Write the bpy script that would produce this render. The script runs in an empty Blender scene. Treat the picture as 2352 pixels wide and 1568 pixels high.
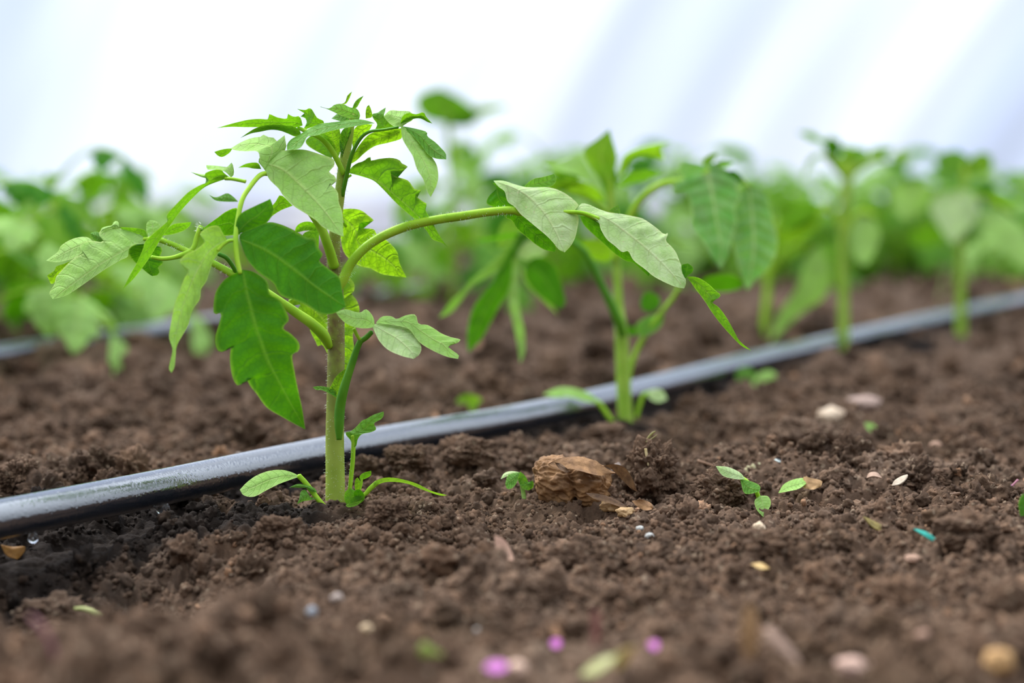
import bpy, math, random
import numpy as np
from mathutils import Vector, Matrix, noise as mnoise

SC = bpy.context.scene
COL = SC.collection
random.seed(7)
RNG = np.random.default_rng(11)

# ------------------------------------------------------------------ camera
W, H = 2352, 1568
F = 3920.0
CAMZ = 0.145
PITCH = math.atan(384.0 / F)
CAMP = Vector((0, 0, CAMZ))
FW = Vector((0, math.cos(PITCH), -math.sin(PITCH)))
UP = Vector((0, math.sin(PITCH), math.cos(PITCH)))
RT = Vector((1, 0, 0))
cd = bpy.data.cameras.new('camera')
cam = bpy.data.objects.new('camera', cd)
COL.objects.link(cam)
cam.location = CAMP
cam.rotation_euler = (math.pi / 2 - PITCH, 0, 0)
cd.sensor_width = 36.0
cd.lens = F / W * 36.0
cd.clip_start = 0.01
cd.clip_end = 100
SC.camera = cam


def ray(px, py):
    return FW + RT * ((px - W / 2) / F) + UP * ((H / 2 - py) / F)


def unp(px, py, dep):
    return CAMP + ray(px, py) * dep


# ------------------------------------------------------------------ numpy noise
def h2(ix, iy, s):
    v = np.sin(ix * 127.1 + iy * 311.7 + s * 74.7) * 43758.5453
    return v - np.floor(v)


def vnoise(x, y, s):
    ix = np.floor(x); iy = np.floor(y)
    fx = x - ix; fy = y - iy
    fx = fx * fx * (3 - 2 * fx); fy = fy * fy * (3 - 2 * fy)
    a = h2(ix, iy, s); b = h2(ix + 1, iy, s); c = h2(ix, iy + 1, s); d = h2(ix + 1, iy + 1, s)
    return (a + (b - a) * fx) * (1 - fy) + (c + (d - c) * fx) * fy - 0.5


def crumb_h(x, y, cell, s):
    """height of a bed of round crumbs, in units of the cell"""
    x = x / cell; y = y / cell
    ix = np.floor(x); iy = np.floor(y)
    best = np.zeros_like(x)
    for dx in (-1, 0, 1):
        for dy in (-1, 0, 1):
            jx = ix + dx; jy = iy + dy
            cx = jx + 0.15 + 0.7 * h2(jx, jy, s); cy = jy + 0.15 + 0.7 * h2(jx, jy, s + 1)
            r = 0.34 + 0.42 * h2(jx, jy, s + 2)
            z = 0.5 * h2(jx, jy, s + 3) - 0.25
            el = 0.75 + 0.5 * h2(jx, jy, s + 4)
            d2 = ((x - cx) * el) ** 2 + ((y - cy) / el) ** 2
            hh = z + np.sqrt(np.maximum(r * r - d2, 0))
            hh = np.where(d2 < r * r, hh, 0)
            best = np.maximum(best, hh)
    return best


def gpt(px, py, z=0.0):
    r = ray(px, py)
    t = (z - CAMZ) / r.z
    return CAMP + r * t


# pipe path: pixel of the centre line, height of the centre
PIPE_PX = [(-900, 1345, .006), (-500, 1285, .007), (0, 1192, .009), (330, 1127, .010), (650, 1060, .0105), (900, 1011, .0105),
           (1180, 962, .0100), (1440, 905, .010), (1750, 826, .010), (2050, 757, .010), (2352, 690, .010), (2700, 614, .010)]
PIPE = [gpt(a, b, z) for a, b, z in PIPE_PX]
PIPE2 = [gpt(a, b, .009) for a, b in [(-500, 905), (0, 815), (250, 778), (420, 752), (700, 710), (960, 668), (1400, 615)]]


def catmull(P, n):
    P = [np.array(p, float) for p in P]
    Q = [2 * P[0] - P[1]] + P + [2 * P[-1] - P[-2]]
    out = []
    for i in range(1, len(Q) - 2):
        p0, p1, p2, p3 = Q[i - 1:i + 3]
        for k in range(n):
            t = k / n
            out.append(0.5 * ((2 * p1) + (-p0 + p2) * t + (2 * p0 - 5 * p1 + 4 * p2 - p3) * t * t + (-p0 + 3 * p1 - 3 * p2 + p3) * t ** 3))
    out.append(P[-1])
    return np.array(out)


PIPE_C = catmull(PIPE, 8)
PIPE2_C = catmull(PIPE2, 6)

BUMPS = [  # px, py, radius x, radius y, height (m)
    (60, 1320, .08, .06, -.03), (330, 1275, .06, .035, -.014), (560, 1180, .02, .015, -.002),
    (1000, 1075, .045, .022, .008), (900, 1080, .016, .016, .003), (1250, 1075, .05, .03, .0035), (768, 1168, .025, .02, .000), (1250, 1150, .04, .02, .003),
    (1500, 1090, .05, .03, .004), (1750, 1110, .05, .03, .009), (2050, 1115, .06, .030, .011), (2300, 1210, .06, .04, .006),
    (1850, 1020, .03, .02, .006), (2300, 1040, .05, .05, .004),
    (150, 1560, .075, .022, .016), (620, 1545, .05, .02, .006), (1500, 1540, .12, .02, .004), (2150, 1520, .09, .025, .005),
    (700, 1350, .05, .04, .002), (1730, 1265, .02, .012, .004), (1250, 1330, .03, .02, .003), (1000, 1310, .03, .02, .003),
    (250, 1010, .04, .03, .003), (500, 960, .03, .02, .005), (60, 1100, .02, .02, .004), (1300, 820, .1, .06, .01), (900, 850, .08, .06, .006),
    (250, 900, .08, .05, .008), (1650, 700, .2, .1, .012), (2200, 610, .3, .2, .015),
]
BW = []
for px, py, rx, ry, hh in BUMPS:
    g = gpt(px, py)
    BW.append((g.x, g.y, rx, ry, hh))


def seg_dist(x, y, C):
    best = np.full(np.shape(x), 1e9)
    for i in range(len(C) - 1):
        ax, ay = C[i][0], C[i][1]; bx, by = C[i + 1][0], C[i + 1][1]
        vx, vy = bx - ax, by - ay
        t = np.clip(((x - ax) * vx + (y - ay) * vy) / (vx * vx + vy * vy), 0, 1)
        d = np.hypot(x - ax - t * vx, y - ay - t * vy)
        best = np.minimum(best, d)
    return best


def macro(x, y):
    x = np.asarray(x, float); y = np.asarray(y, float)
    z = 0.007 * vnoise(x * 14, y * 14, 3) + 0.0045 * vnoise(x * 37, y * 37, 5)
    far = np.clip((y - 1.3) / 1.5, 0, 1)
    z = z + far * 0.03 * vnoise(x * 3.2, y * 3.2, 8)
    for bx, by, rx, ry, hh in BW:
        z = z + hh * np.exp(-((x - bx) / rx) ** 2 - ((y - by) / ry) ** 2)
    d = seg_dist(x, y, PIPE_C)
    dip = np.exp(-(d / .015) ** 2)
    z = z * (1 - .9 * dip) - 0.004 * dip
    d2 = seg_dist(x, y, PIPE2_C)
    z = z * (1 - .9 * np.exp(-(d2 / .02) ** 2))
    return z


def fine(x, y):
    wx = x + 0.0022 * vnoise(x * 190, y * 190, 21) + 0.0012 * vnoise(x * 520, y * 520, 22)
    wy = y + 0.0022 * vnoise(x * 190, y * 190, 23) + 0.0012 * vnoise(x * 520, y * 520, 24)
    lump = np.clip(vnoise(x * 62, y * 62, 81) * 2.2 + .35, 0, 1)
    z = 0.024 * 0.34 * crumb_h(x + 0.006 * vnoise(x * 90, y * 90, 25), y + 0.006 * vnoise(x * 90, y * 90, 26), .024, 91) * lump
    z = z + 0.0105 * 0.62 * crumb_h(wx, wy, .0105, 31)
    z = z + 0.0050 * 0.62 * crumb_h(wx + .1, wy, .0050, 41)
    z = z - 0.0085 * np.clip(vnoise(x * 85, y * 85, 95) * 4 - .8, 0, 1) - .004 * np.clip(vnoise(x * 210, y * 210, 96) * 4 - .9, 0, 1)
    nf = np.clip((1.15 - y) / .25, 0, 1)
    z = z + nf * 0.0024 * 0.6 * crumb_h(wx, wy + .1, .0024, 51)
    z = z + nf * 0.0006 * vnoise(x * 1400, y * 1400, 61)
    far = np.clip((y - 1.0) / .5, 0, 1)
    z = z + far * 0.03 * .4 * crumb_h(wx, wy, .03, 71)
    d = seg_dist(x, y, PIPE_C)
    z = z * (0.35 + 0.65 * np.clip((d - .006) / .012, 0, 1))
    return z - 0.0070


ANCH = [(gpt(770, 1160, .001), .030), (gpt(1437, 970, .001), .030), (gpt(1938, 812, .001), .03)]


def terr(x, y):
    x = np.asarray(x, float); y = np.asarray(y, float)
    fn = fine(x, y)
    z = macro(x, y) + fn
    for g, r in ANCH:
        f = np.exp(-((x - g.x) ** 2 + ((y - g.y) * .8) ** 2) / r ** 2 * 1.2)
        zz = .0035 + .45 * fn
        z = z * (1 - f) + f * zz
        f2 = np.exp(-((x - g.x) ** 2 + (y - g.y + .04) ** 2) / .03 ** 2)
        z = z - .004 * f2
    return z


_rg = np.array([(r * math.cos(t), r * math.sin(t)) for r in (.0008, .002, .0032) for t in (0, 1.05, 2.09, 3.14, 4.19, 5.24)])


def hit(px, py, lift=0.0):
    """world point where the ray through a pixel meets the soil"""
    z = 0.0
    for _ in range(10):
        g = gpt(px, py, z)
        z = 0.5 * z + 0.5 * float(macro(g.x, g.y))
    for _ in range(5):
        g = gpt(px, py, z)
        zz = float(np.percentile(terr(g.x + _rg[:, 0], g.y + _rg[:, 1]), 65))
        z = .4 * z + .6 * zz
    g = gpt(px, py, z)
    return Vector((g.x, g.y, z + lift))


def depth_of(p):
    return (p - CAMP).dot(FW)


# ------------------------------------------------------------------ materials
def lin(c):
    out = []
    for i in (0, 2, 4):
        v = int(c[i:i + 2], 16) / 255
        out.append(v / 12.92 if v <= .04045 else ((v + .055) / 1.055) ** 2.4)
    return (*out, 1)


class NT:
    def __init__(s, name):
        s.m = bpy.data.materials.new(name)
        s.m.use_nodes = True
        s.t = s.m.node_tree
        s.t.nodes.clear()
        s.out = s.t.nodes.new('ShaderNodeOutputMaterial')

    def n(s, typ, **kw):
        nd = s.t.nodes.new('ShaderNode' + typ)
        for k, v in kw.items():
            if k in ('operation', 'blend_type', 'data_type', 'attribute_name', 'feature', 'noise_dimensions', 'wave_type', 'bands_direction', 'distance', 'attribute_type', 'wave_profile', 'uv_map'):
                setattr(nd, k, v)
            else:
                key = int(k[1:]) if k[0] == 'i' and k[1:].isdigit() else k.replace('_', ' ')
                sock = nd.inputs[key]
                if isinstance(v, bpy.types.NodeSocket):
                    s.t.links.new(v, sock)
                else:
                    sock.default_value = v
        return nd

    def math(s, op, a, b=None, c=None):
        kw = {'i0': a}
        if b is not None: kw['i1'] = b
        if c is not None: kw['i2'] = c
        return s.n('Math', operation=op, **kw).outputs[0]

    def ramp(s, fac, stops):
        nd = s.t.nodes.new('ShaderNodeValToRGB')
        s.t.links.new(fac, nd.inputs[0])
        e = nd.color_ramp.elements
        while len(e) > 1: e.remove(e[-1])
        e[0].position = stops[0][0]; e[0].color = stops[0][1]
        for p, c in stops[1:]:
            x = e.new(p); x.color = c
        return nd.outputs[0]

    def mix(s, fac, a, b, bt='MIX'):
        nd = s.t.nodes.new('ShaderNodeMix')
        nd.data_type = 'RGBA'; nd.blend_type = bt
        for i, v in ((0, fac), (6, a), (7, b)):
            if isinstance(v, bpy.types.NodeSocket): s.t.links.new(v, nd.inputs[i])
            else: nd.inputs[i].default_value = v
        return nd.outputs[2]

    def end(s, sh):
        s.t.links.new(sh, s.out.inputs[0])
        return s.m


def mat_leaf(name, top, trans, vein, dust=0.0, dustc='b9c8a8', tr=.5, rough=.55, spec=.35, VF=.8, BS=.8):
    t = NT(name)
    uv = t.n('UVMap').outputs[0]
    sx = t.n('SeparateXYZ', i0=uv)
    u, v = sx.outputs[0], sx.outputs[1]
    av = t.math('ABSOLUTE', v)
    geo = t.n('TexCoord').outputs['Object']
    nz = t.n('TexNoise', Vector=geo, Scale=260.0, Detail=3.0).outputs[0]
    nz2 = t.n('TexNoise', Vector=geo, Scale=70.0, Detail=2.0).outputs[0]
    # lateral veins run forward from the midrib
    s = t.math('ADD', t.math('SUBTRACT', u, t.math('MULTIPLY', t.math('POWER', av, 1.6), 0.09)), t.math('MULTIPLY', nz2, 0.16))
    sn = t.math('ABSOLUTE', t.math('SUBTRACT', t.math('FRACT', t.math('MULTIPLY', s, 8.0)), 0.5))
    lat = t.math('SMOOTH_MIN', t.math('MULTIPLY', sn, 12.0), 1.0, 0.3)      # 0 on the vein
    midr = t.math('MINIMUM', t.math('MULTIPLY', av, 11.0), 1.0)
    vfac = t.math('MULTIPLY', t.math('SUBTRACT', 1.0, t.math('MULTIPLY', t.math('ADD', t.math('MULTIPLY', lat, .25), .75), midr)), VF)
    vo = t.n('TexVoronoi', feature='DISTANCE_TO_EDGE', Vector=geo, Scale=420.0).outputs[0]
    net = t.math('MINIMUM', t.math('MULTIPLY', vo, 7.0), 1.0)
    edge = t.ramp(av, [(.90, (0, 0, 0, 1)), (.99, (1, 1, 1, 1))])
    tone = t.ramp(nz2, [(.3, (.72, .72, .72, 1)), (.7, (1.2, 1.2, 1.2, 1))])
    ctop = t.mix(1.0, lin(top), tone, 'MULTIPLY')
    ctop = t.mix(vfac, ctop, lin(vein))
    ctop = t.mix(t.math('MULTIPLY', edge, .55), ctop, lin(vein))
    if dust:
        dn = t.n('TexNoise', Vector=geo, Scale=130.0, Detail=5.0, Roughness=.7).outputs[0]
        df = t.ramp(dn, [(.35, (0, 0, 0, 1)), (.62, (1, 1, 1, 1))])
        ctop = t.mix(t.math('MULTIPLY', df, dust), ctop, lin(dustc))
        spk = t.n('TexVoronoi', Vector=geo, Scale=330.0).outputs[0]
        sf = t.math('LESS_THAN', spk, .13)
        ctop = t.mix(t.math('MULTIPLY', sf, dust * .6), ctop, lin('d9c2a0'))
    ctr = t.mix(1.0, lin(trans), tone, 'MULTIPLY')
    ctr = t.mix(t.math('MULTIPLY', vfac, .35), ctr, lin(vein))
    ctr = t.mix(t.math('MULTIPLY', t.math('SUBTRACT', 1.0, net), .35), ctr, lin('2f6a10'))
    ctr = t.mix(t.math('MULTIPLY', edge, .5), ctr, lin('b8dc48'))
    hgt = t.math('ADD', t.math('MULTIPLY', lat, .55), t.math('ADD', t.math('MULTIPLY', midr, .6), t.math('ADD', t.math('MULTIPLY', net, .16), t.math('MULTIPLY', nz, .35))))
    bmp = t.n('Bump', Strength=BS, Distance=.0007, Height=hgt).outputs[0]
    p = t.n('BsdfPrincipled', Base_Color=ctop, Roughness=rough, Normal=bmp)
    p.inputs['Specular IOR Level'].default_value = spec
    tl = t.n('BsdfTranslucent', Color=ctr, Normal=bmp)
    mx = t.n('MixShader', i0=tr, i1=p.outputs[0], i2=tl.outputs[0])
    return t.end(mx.outputs[0])


def mat_simple(name, c, c2=None, scale=200, rough=.6, spec=.4, trans=0, bump=.3, bd=.0006):
    t = NT(name)
    geo = t.n('TexCoord').outputs['Object']
    nz = t.n('TexNoise', Vector=geo, Scale=float(scale), Detail=5.0, Roughness=.65).outputs[0]
    col = t.ramp(nz, [(.32, lin(c)), (.68, lin(c2 or c))])
    bmp = t.n('Bump', Strength=bump, Distance=bd, Height=nz).outputs[0]
    p = t.n('BsdfPrincipled', Base_Color=col, Roughness=rough, Normal=bmp)
    p.inputs['Specular IOR Level'].default_value = spec
    if trans:
        tl = t.n('BsdfTranslucent', Color=col)
        return t.end(t.n('MixShader', i0=trans, i1=p.outputs[0], i2=tl.outputs[0]).outputs[0])
    return t.end(p.outputs[0])


def mat_stem(name, c, c2, purple=None):
    t = NT(name)
    tc = t.n('TexCoord').outputs['Object']
    nz = t.n('TexNoise', Vector=tc, Scale=90.0, Detail=4.0).outputs[0]
    col = t.ramp(nz, [(.3, lin(c)), (.7, lin(c2))])
    if purple:
        z = t.n('SeparateXYZ', i0=tc).outputs[2]
        band = t.ramp(t.math('MULTIPLY', z, 5.0), [(purple[0] * 5, (0, 0, 0, 1)), (purple[1] * 5, (1, 1, 1, 1)), (purple[2] * 5, (1, 1, 1, 1)), (purple[3] * 5, (0, 0, 0, 1))])
        n2 = t.n('TexNoise', Vector=tc, Scale=300.0, Detail=3.0).outputs[0]
        col = t.mix(t.math('MULTIPLY', band, t.math('MULTIPLY', n2, 1.3)), col, lin('6a4540'))
    bmp = t.n('Bump', Strength=.3, Distance=.0004, Height=nz).outputs[0]
    p = t.n('BsdfPrincipled', Base_Color=col, Roughness=.5, Normal=bmp)
    p.inputs['Specular IOR Level'].default_value = .2
    p.inputs['Subsurface Weight'].default_value = .35
    p.inputs['Subsurface Radius'].default_value = (.5, 1.0, .25)
    p.inputs['Subsurface Scale'].default_value = .0025
    return t.end(p.outputs[0])


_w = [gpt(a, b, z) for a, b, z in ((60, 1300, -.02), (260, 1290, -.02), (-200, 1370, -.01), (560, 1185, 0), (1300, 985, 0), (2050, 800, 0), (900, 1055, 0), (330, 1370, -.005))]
SHADE_SPOTS = [(p.x, p.y, rx, ry) for p, (rx, ry) in zip(_w, ((.075, .055), (.065, .05), (.1, .06), (.045, .02), (.06, .03), (.1, .05), (.025, .015), (.04, .02)))]  # spots where the shade of hollows and pipe is painted into the soil


def shade_amount(x, y):
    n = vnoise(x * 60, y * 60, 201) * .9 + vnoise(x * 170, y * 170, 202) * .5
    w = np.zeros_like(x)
    for (wx, wy, rx, ry) in SHADE_SPOTS:
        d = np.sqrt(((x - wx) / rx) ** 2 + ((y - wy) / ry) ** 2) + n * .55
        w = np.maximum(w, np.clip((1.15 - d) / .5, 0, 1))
    d = seg_dist(x, y, PIPE_C) / .021 + n * .6  # strip of painted shade following the pipe
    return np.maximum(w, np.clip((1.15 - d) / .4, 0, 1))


def mat_soil(name):
    t = NT(name)
    tc = t.n('NewGeometry').outputs['Position']
    a = t.n('TexNoise', Vector=tc, Scale=16.0, Detail=4.0).outputs[0]
    b = t.n('TexNoise', Vector=tc, Scale=230.0, Detail=5.0, Roughness=.7).outputs[0]
    c = t.n('TexNoise', Vector=tc, Scale=1300.0, Detail=4.0, Roughness=.7).outputs[0]
    col = t.ramp(a, [(.3, lin('53402f')), (.5, lin('624c3b')), (.7, lin('735e4d'))])
    col = t.mix(1.0, col, t.ramp(b, [(.3, (.62, .60, .58, 1)), (.5, (1, 1, 1, 1)), (.72, (1.35, 1.3, 1.25, 1))]), 'MULTIPLY')
    att = t.n('Attribute', attribute_name='tone').outputs[2]
    col = t.mix(1.0, col, t.ramp(att, [(0, (.55, .53, .5, 1)), (.5, (1, 1, 1, 1)), (.93, (1.45, 1.4, 1.36, 1)), (1, (2.6, 2.4, 2.2, 1))]), 'MULTIPLY')
    v = t.n('TexVoronoi', Vector=tc, Scale=650.0)
    sp = t.math('LESS_THAN', t.n('SeparateColor', i0=v.outputs[1]).outputs[0], .035)
    col = t.mix(t.math('MULTIPLY', sp, .55), col, lin('a08a72'))
    painted_shade = t.n('Attribute', attribute_name='painted_shade').outputs[2]
    col = t.mix(t.math('MULTIPLY', painted_shade, .92), col, lin('120c08'))  # shade goes into the soil colour as a near-black brown
    hgt = t.math('ADD', t.math('MULTIPLY', c, .5), b)
    bmp = t.n('Bump', Strength=.8, Distance=.0011, Height=hgt).outputs[0]
    p = t.n('BsdfPrincipled', Base_Color=col, Roughness=.92, Normal=bmp)
    p.inputs['Specular IOR Level'].default_value = .22
    return t.end(p.outputs[0])


M = {}
M['leaf'] = mat_leaf('tomato_leaf_green', '6cac34', '72ac0e', 'a8cc58', dust=.08, tr=.50, spec=.15)
M['pale'] = mat_leaf('tomato_leaf_dusty', '9ecc62', '98d020', 'd4e48c', dust=.38, dustc='bedc90', tr=.34, rough=.65, spec=.12, VF=.5, BS=.6)
M['young'] = mat_leaf('tomato_leaf_young', '7cb434', '98cc14', 'b8d65c', dust=.0, tr=.55, spec=.12, BS=1.0)
M['deep'] = mat_leaf('tomato_leaf_deep', '438a1c', '5a9c08', '7cb034', dust=.0, tr=.5, spec=.1, BS=.6)
M['white'] = mat_leaf('tomato_leaf_powdered', 'b0d080', 'a0d440', 'e2e4a8', dust=.7, dustc='cedea8', tr=.26, rough=.75, spec=.1, VF=.5, BS=.6)
M['speck'] = mat_leaf('tomato_leaf_speckled', '66ac48', '7cbc24', 'c4dc88', dust=.35, dustc='c8dca4', tr=.36, rough=.6, spec=.15, VF=.75, BS=.8)
M['stem'] = mat_stem('tomato_stem', '8fa23a', 'a8b650', purple=(.025, .075, .105, .135))
M['petiole'] = mat_stem('tomato_petiole', '8ab81e', 'a8cc38')
M['petiole_dark'] = mat_stem('tomato_petiole_dark', '3f7a12', '5c921c')
M['hair'] = mat_simple('plant_hair', 'e8f0d8', rough=.5)
M['soil'] = mat_soil('crumbly_soil')

# ------------------------------------------------------------------ object helpers
def tag(o, label=None, cat=None, group=None, kind=None):
    if label: o['label'] = label
    if cat: o['category'] = cat
    if group: o['group'] = group
    if kind: o['kind'] = kind
    return o


def empty(name, loc, label, cat, group=None):
    o = bpy.data.objects.new(name, None)
    o.empty_display_size = .01
    COL.objects.link(o)
    o.location = loc
    return tag(o, label, cat, group)


def root_of(o):
    while o.parent: o = o.parent
    return o


def mesh_obj(name, V, Fc, mats, parent=None, uvs=None, origin=None, midx=None, smooth=True):
    """V in world coordinates; stored relative to the root empty (or to origin)"""
    V = np.asarray(V, float)
    if parent is not None:
        off = np.array(root_of(parent).location)
    elif origin is not None:
        off = np.array(origin)
    else:
        off = V.mean(axis=0); off[2] = V[:, 2].min()
    me = bpy.data.meshes.new(name)
    me.from_pydata((V - off).tolist(), [], Fc)
    if not isinstance(mats, (list, tuple)): mats = [mats]
    for m in mats: me.materials.append(m)
    if uvs is not None:
        ul = me.uv_layers.new(name='UVMap')
        li = np.empty(len(me.loops), int); me.loops.foreach_get('vertex_index', li)
        ul.data.foreach_set('uv', np.asarray(uvs, float)[li].ravel())
    if midx is not None: me.polygons.foreach_set('material_index', midx)
    me.polygons.foreach_set('use_smooth', [smooth] * len(me.polygons))
    me.update()
    o = bpy.data.objects.new(name, me)
    COL.objects.link(o)
    if parent is not None: o.parent = parent
    else: o.location = off
    return o


def tube_geo(C, R, n=10, cap=True):
    """C (k,3) centres, R radii -> verts, faces"""
    C = np.asarray(C, float); k = len(C)
    T = np.gradient(C, axis=0); T /= np.linalg.norm(T, axis=1)[:, None] + 1e-12
    ref = np.array([0.13, -0.2, 1.0]) if abs(T[0][2]) < .8 else np.array([1.0, 0.1, 0.05])
    V = []; Fc = []
    nrm = np.cross(T[0], ref); nrm /= np.linalg.norm(nrm)
    for i in range(k):
        nrm = nrm - T[i] * nrm.dot(T[i]); nrm /= np.linalg.norm(nrm) + 1e-12
        b = np.cross(T[i], nrm)
        for j in range(n):
            a = 2 * math.pi * j / n
            V.append(C[i] + R[i] * (math.cos(a) * nrm + math.sin(a) * b))
    for i in range(k - 1):
        for j in range(n):
            a = i * n + j; b2 = i * n + (j + 1) % n
            Fc.append((a, b2, b2 + n, a + n))
    if cap:
        V.append(C[0]); V.append(C[-1] + T[-1] * R[-1] * .6)
        c0 = len(V) - 2
        for j in range(n):
            Fc.append((c0, (j + 1) % n, j))
            Fc.append((c0 + 1, (k - 1) * n + j, (k - 1) * n + (j + 1) % n))
    return V, Fc


def zmap(zone):
    if zone is None: return lambda p: (p[0], p[1])
    x0, y0, s = zone
    return lambda p: (x0 + p[0] / s, y0 + p[1] / s)


Z1 = (450, 180, 3.7935); Z2 = (80, 440, 3.5646); Z3 = (460, 400, 2.6125); Z4 = (540, 680, 3.0154)
Z5 = (1000, 370, 3.075); Z6 = (1100, 280, 2.178); Z7 = (1540, 280, 2.6133); Z8 = (0, 340, 3.016)


class Ctx: pass


def stalk(name, parent, D, pts, mat, zone=None, n=10, seg=8, rw=None):
    """pts: (x, y, dd_mm, r_px)"""
    z = zmap(zone)
    P = []
    for p in pts:
        x, y = z(p)
        P.append((x, y, p[2], p[3]))
    S = catmull(P, seg)
    C = [unp(a[0], a[1], D + a[2] / 1000) for a in S]
    R = [max(a[3], .3) / F * D for a in S]
    V, Fc = tube_geo([list(c) for c in C], R, n)
    return mesh_obj(name, V, Fc, mat, parent)


def hairs_on(name, parent, D, pts, count, length=.0013, zone=None, rr=.00007):
    z = zmap(zone)
    S = catmull([(*z(p), p[2], p[3]) for p in pts], 12)
    C = np.array([list(unp(a[0], a[1], D + a[2] / 1000)) for a in S])
    R = np.array([a[3] / F * D for a in S])
    T = np.gradient(C, axis=0); T /= np.linalg.norm(T, axis=1)[:, None]
    V = []; Fc = []
    rnd = random.Random(len(S) + count)
    for _ in range(count):
        f = rnd.random() * (len(C) - 1); i = int(f); g = f - i
        c = C[i] * (1 - g) + C[i + 1] * g; r = R[i]
        v = Vector((rnd.gauss(0, 1), rnd.gauss(0, 1), rnd.gauss(0, 1)))
        t = Vector(T[i]); v = v - t * v.dot(t)
        if v.length < .1: continue
        v.normalize()
        b = Vector(c) + v * r * .95
        d = (v + t * rnd.uniform(-.3, .15)).normalized()
        L = length * rnd.uniform(.5, 1.3)
        s1 = d.orthogonal().normalized(); s2 = d.cross(s1)
        k = len(V)
        for a in (0, 2.1, 4.2):
            V.append(b + (s1 * math.cos(a) + s2 * math.sin(a)) * rr)
        m = b + d * L * .6
        for a in (0, 2.1, 4.2):
            V.append(m + (s1 * math.cos(a) + s2 * math.sin(a)) * rr * .7)
        V.append(b + d * L + Vector((0, 0, -L * .12)))
        for j in range(3):
            j2 = (j + 1) % 3
            Fc.append((k + j, k + j2, k + 3 + j2, k + 3 + j)); Fc.append((k + 3 + j, k + 3 + j2, k + 6))
    o = mesh_obj(name, [list(v) for v in V], Fc, M['hair'], parent)
    o['kind'] = 'stuff'; o['label'] = 'fine pale hairs'
    return o


def resamp(P, n):
    P = np.asarray(P, float)
    d = np.r_[0, np.cumsum(np.linalg.norm(np.diff(P[:, :2], axis=0), axis=1))]
    t = np.linspace(0, d[-1], n)
    return np.stack([np.interp(t, d, P[:, k]) for k in range(P.shape[1])], 1)


def sheet_geo(D, A, B, dd=(0, 0), dA=0.0, dB=0.0, mid=None, zone=None, arch=0.0, m=6, quilt=.35, curl=0.0, seed=0):
    z = zmap(zone)
    A = [z(p) for p in A]; B = [z(p) for p in B]
    pxl = sum(math.dist(A[i], A[i + 1]) for i in range(len(A) - 1))
    n = int(max(14, min(64, pxl / 5)))
    def sm(P):
        if len(P) < 3: return resamp(P, n)
        return resamp(catmull(P, 6), n)
    a = sm(A); b = sm(B)
    if mid is not None:
        md = [(A[0][0] * .5 + B[0][0] * .5, A[0][1] * .5 + B[0][1] * .5)] + [z(p) for p in mid] + [(A[-1][0] * .5 + B[-1][0] * .5, A[-1][1] * .5 + B[-1][1] * .5)]
        c = resamp(catmull(md, 8), 200)
    else:
        c = resamp((resamp(A, 40) + resamp(B, 40)) / 2, 200)
        k = np.ones(31) / 31
        cp = np.pad(c, ((15, 15), (0, 0)), mode='edge')
        cs = np.stack([np.convolve(cp[:, j], k, 'valid') for j in (0, 1)], 1)
        w = np.clip(np.minimum(np.arange(200), 199 - np.arange(200)) / 20, 0, 1)[:, None]
        c = c * (1 - w) + cs * w
    cl = np.r_[0, np.cumsum(np.linalg.norm(np.diff(c, axis=0), axis=1))]; Ltot = cl[-1]
    def proj(e):
        d = np.linalg.norm(e[:, None, :] - c[None], axis=2)
        t = d.argmin(1) / 199.0
        t = np.maximum.accumulate(t)
        lint = np.linspace(0, 1, len(e))
        t = .75 * t + .25 * lint
        w = d.min(1) / Ltot
        t = t - .35 * w * (1 - t)                      # lateral veins sweep forward
        k = np.ones(7) / 7
        t = np.convolve(np.pad(t, 3, mode='edge'), k, 'valid')
        t = np.maximum.accumulate(np.clip(t, 0, 1)); t[0] = 0; t[-1] = 1
        return t
    ta, tb = proj(a), proj(b)
    t = (ta + tb) / 2
    ta = tb = t
    V = []; UV = []
    rn = random.Random(seed + len(A) * 13 + int(A[0][0]))
    ph = rn.random() * 6
    wa = np.linalg.norm(a - np.stack([np.interp(t, np.linspace(0, 1, 200), c[:, k]) for k in (0, 1)], 1), axis=1)
    wb = np.linalg.norm(b - np.stack([np.interp(t, np.linspace(0, 1, 200), c[:, k]) for k in (0, 1)], 1), axis=1)
    wm = max(wa.max(), wb.max(), 1e-6)
    for i in range(n):
        tt = t[i]
        cx = np.interp(tt, np.linspace(0, 1, 200), c[:, 0]); cy = np.interp(tt, np.linspace(0, 1, 200), c[:, 1])
        base = dd[0] + (dd[1] - dd[0]) * tt + arch * math.sin(math.pi * tt)
        for j in range(-m, m + 1):
            u = abs(j) / m
            e = a[i] if j < 0 else b[i]
            x = cx + (e[0] - cx) * u; y = cy + (e[1] - cy) * u
            w = (wa[i] if j < 0 else wb[i]) / wm
            de = (dA if j < 0 else dB) * (u ** 1.25) * (w ** .8)
            pk = quilt * math.sin((tt - u * .08) * 8 * 2 * math.pi + ph) * math.sin(math.pi * min(u, .9)) * w * 1.2
            wv = curl * math.sin(tt * 9 + ph + (1 if j < 0 else 3)) * u * u
            dep = D + (base + de + pk + wv) / 1000
            V.append(list(unp(x, y, dep)))
            UV.append((tt, j / m))
    Fc = []
    k = 2 * m + 1
    for i in range(n - 1):
        for j in range(2 * m):
            q = i * k + j
            Fc.append((q, q + 1, q + k + 1, q + k))
    return V, Fc, UV


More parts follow.
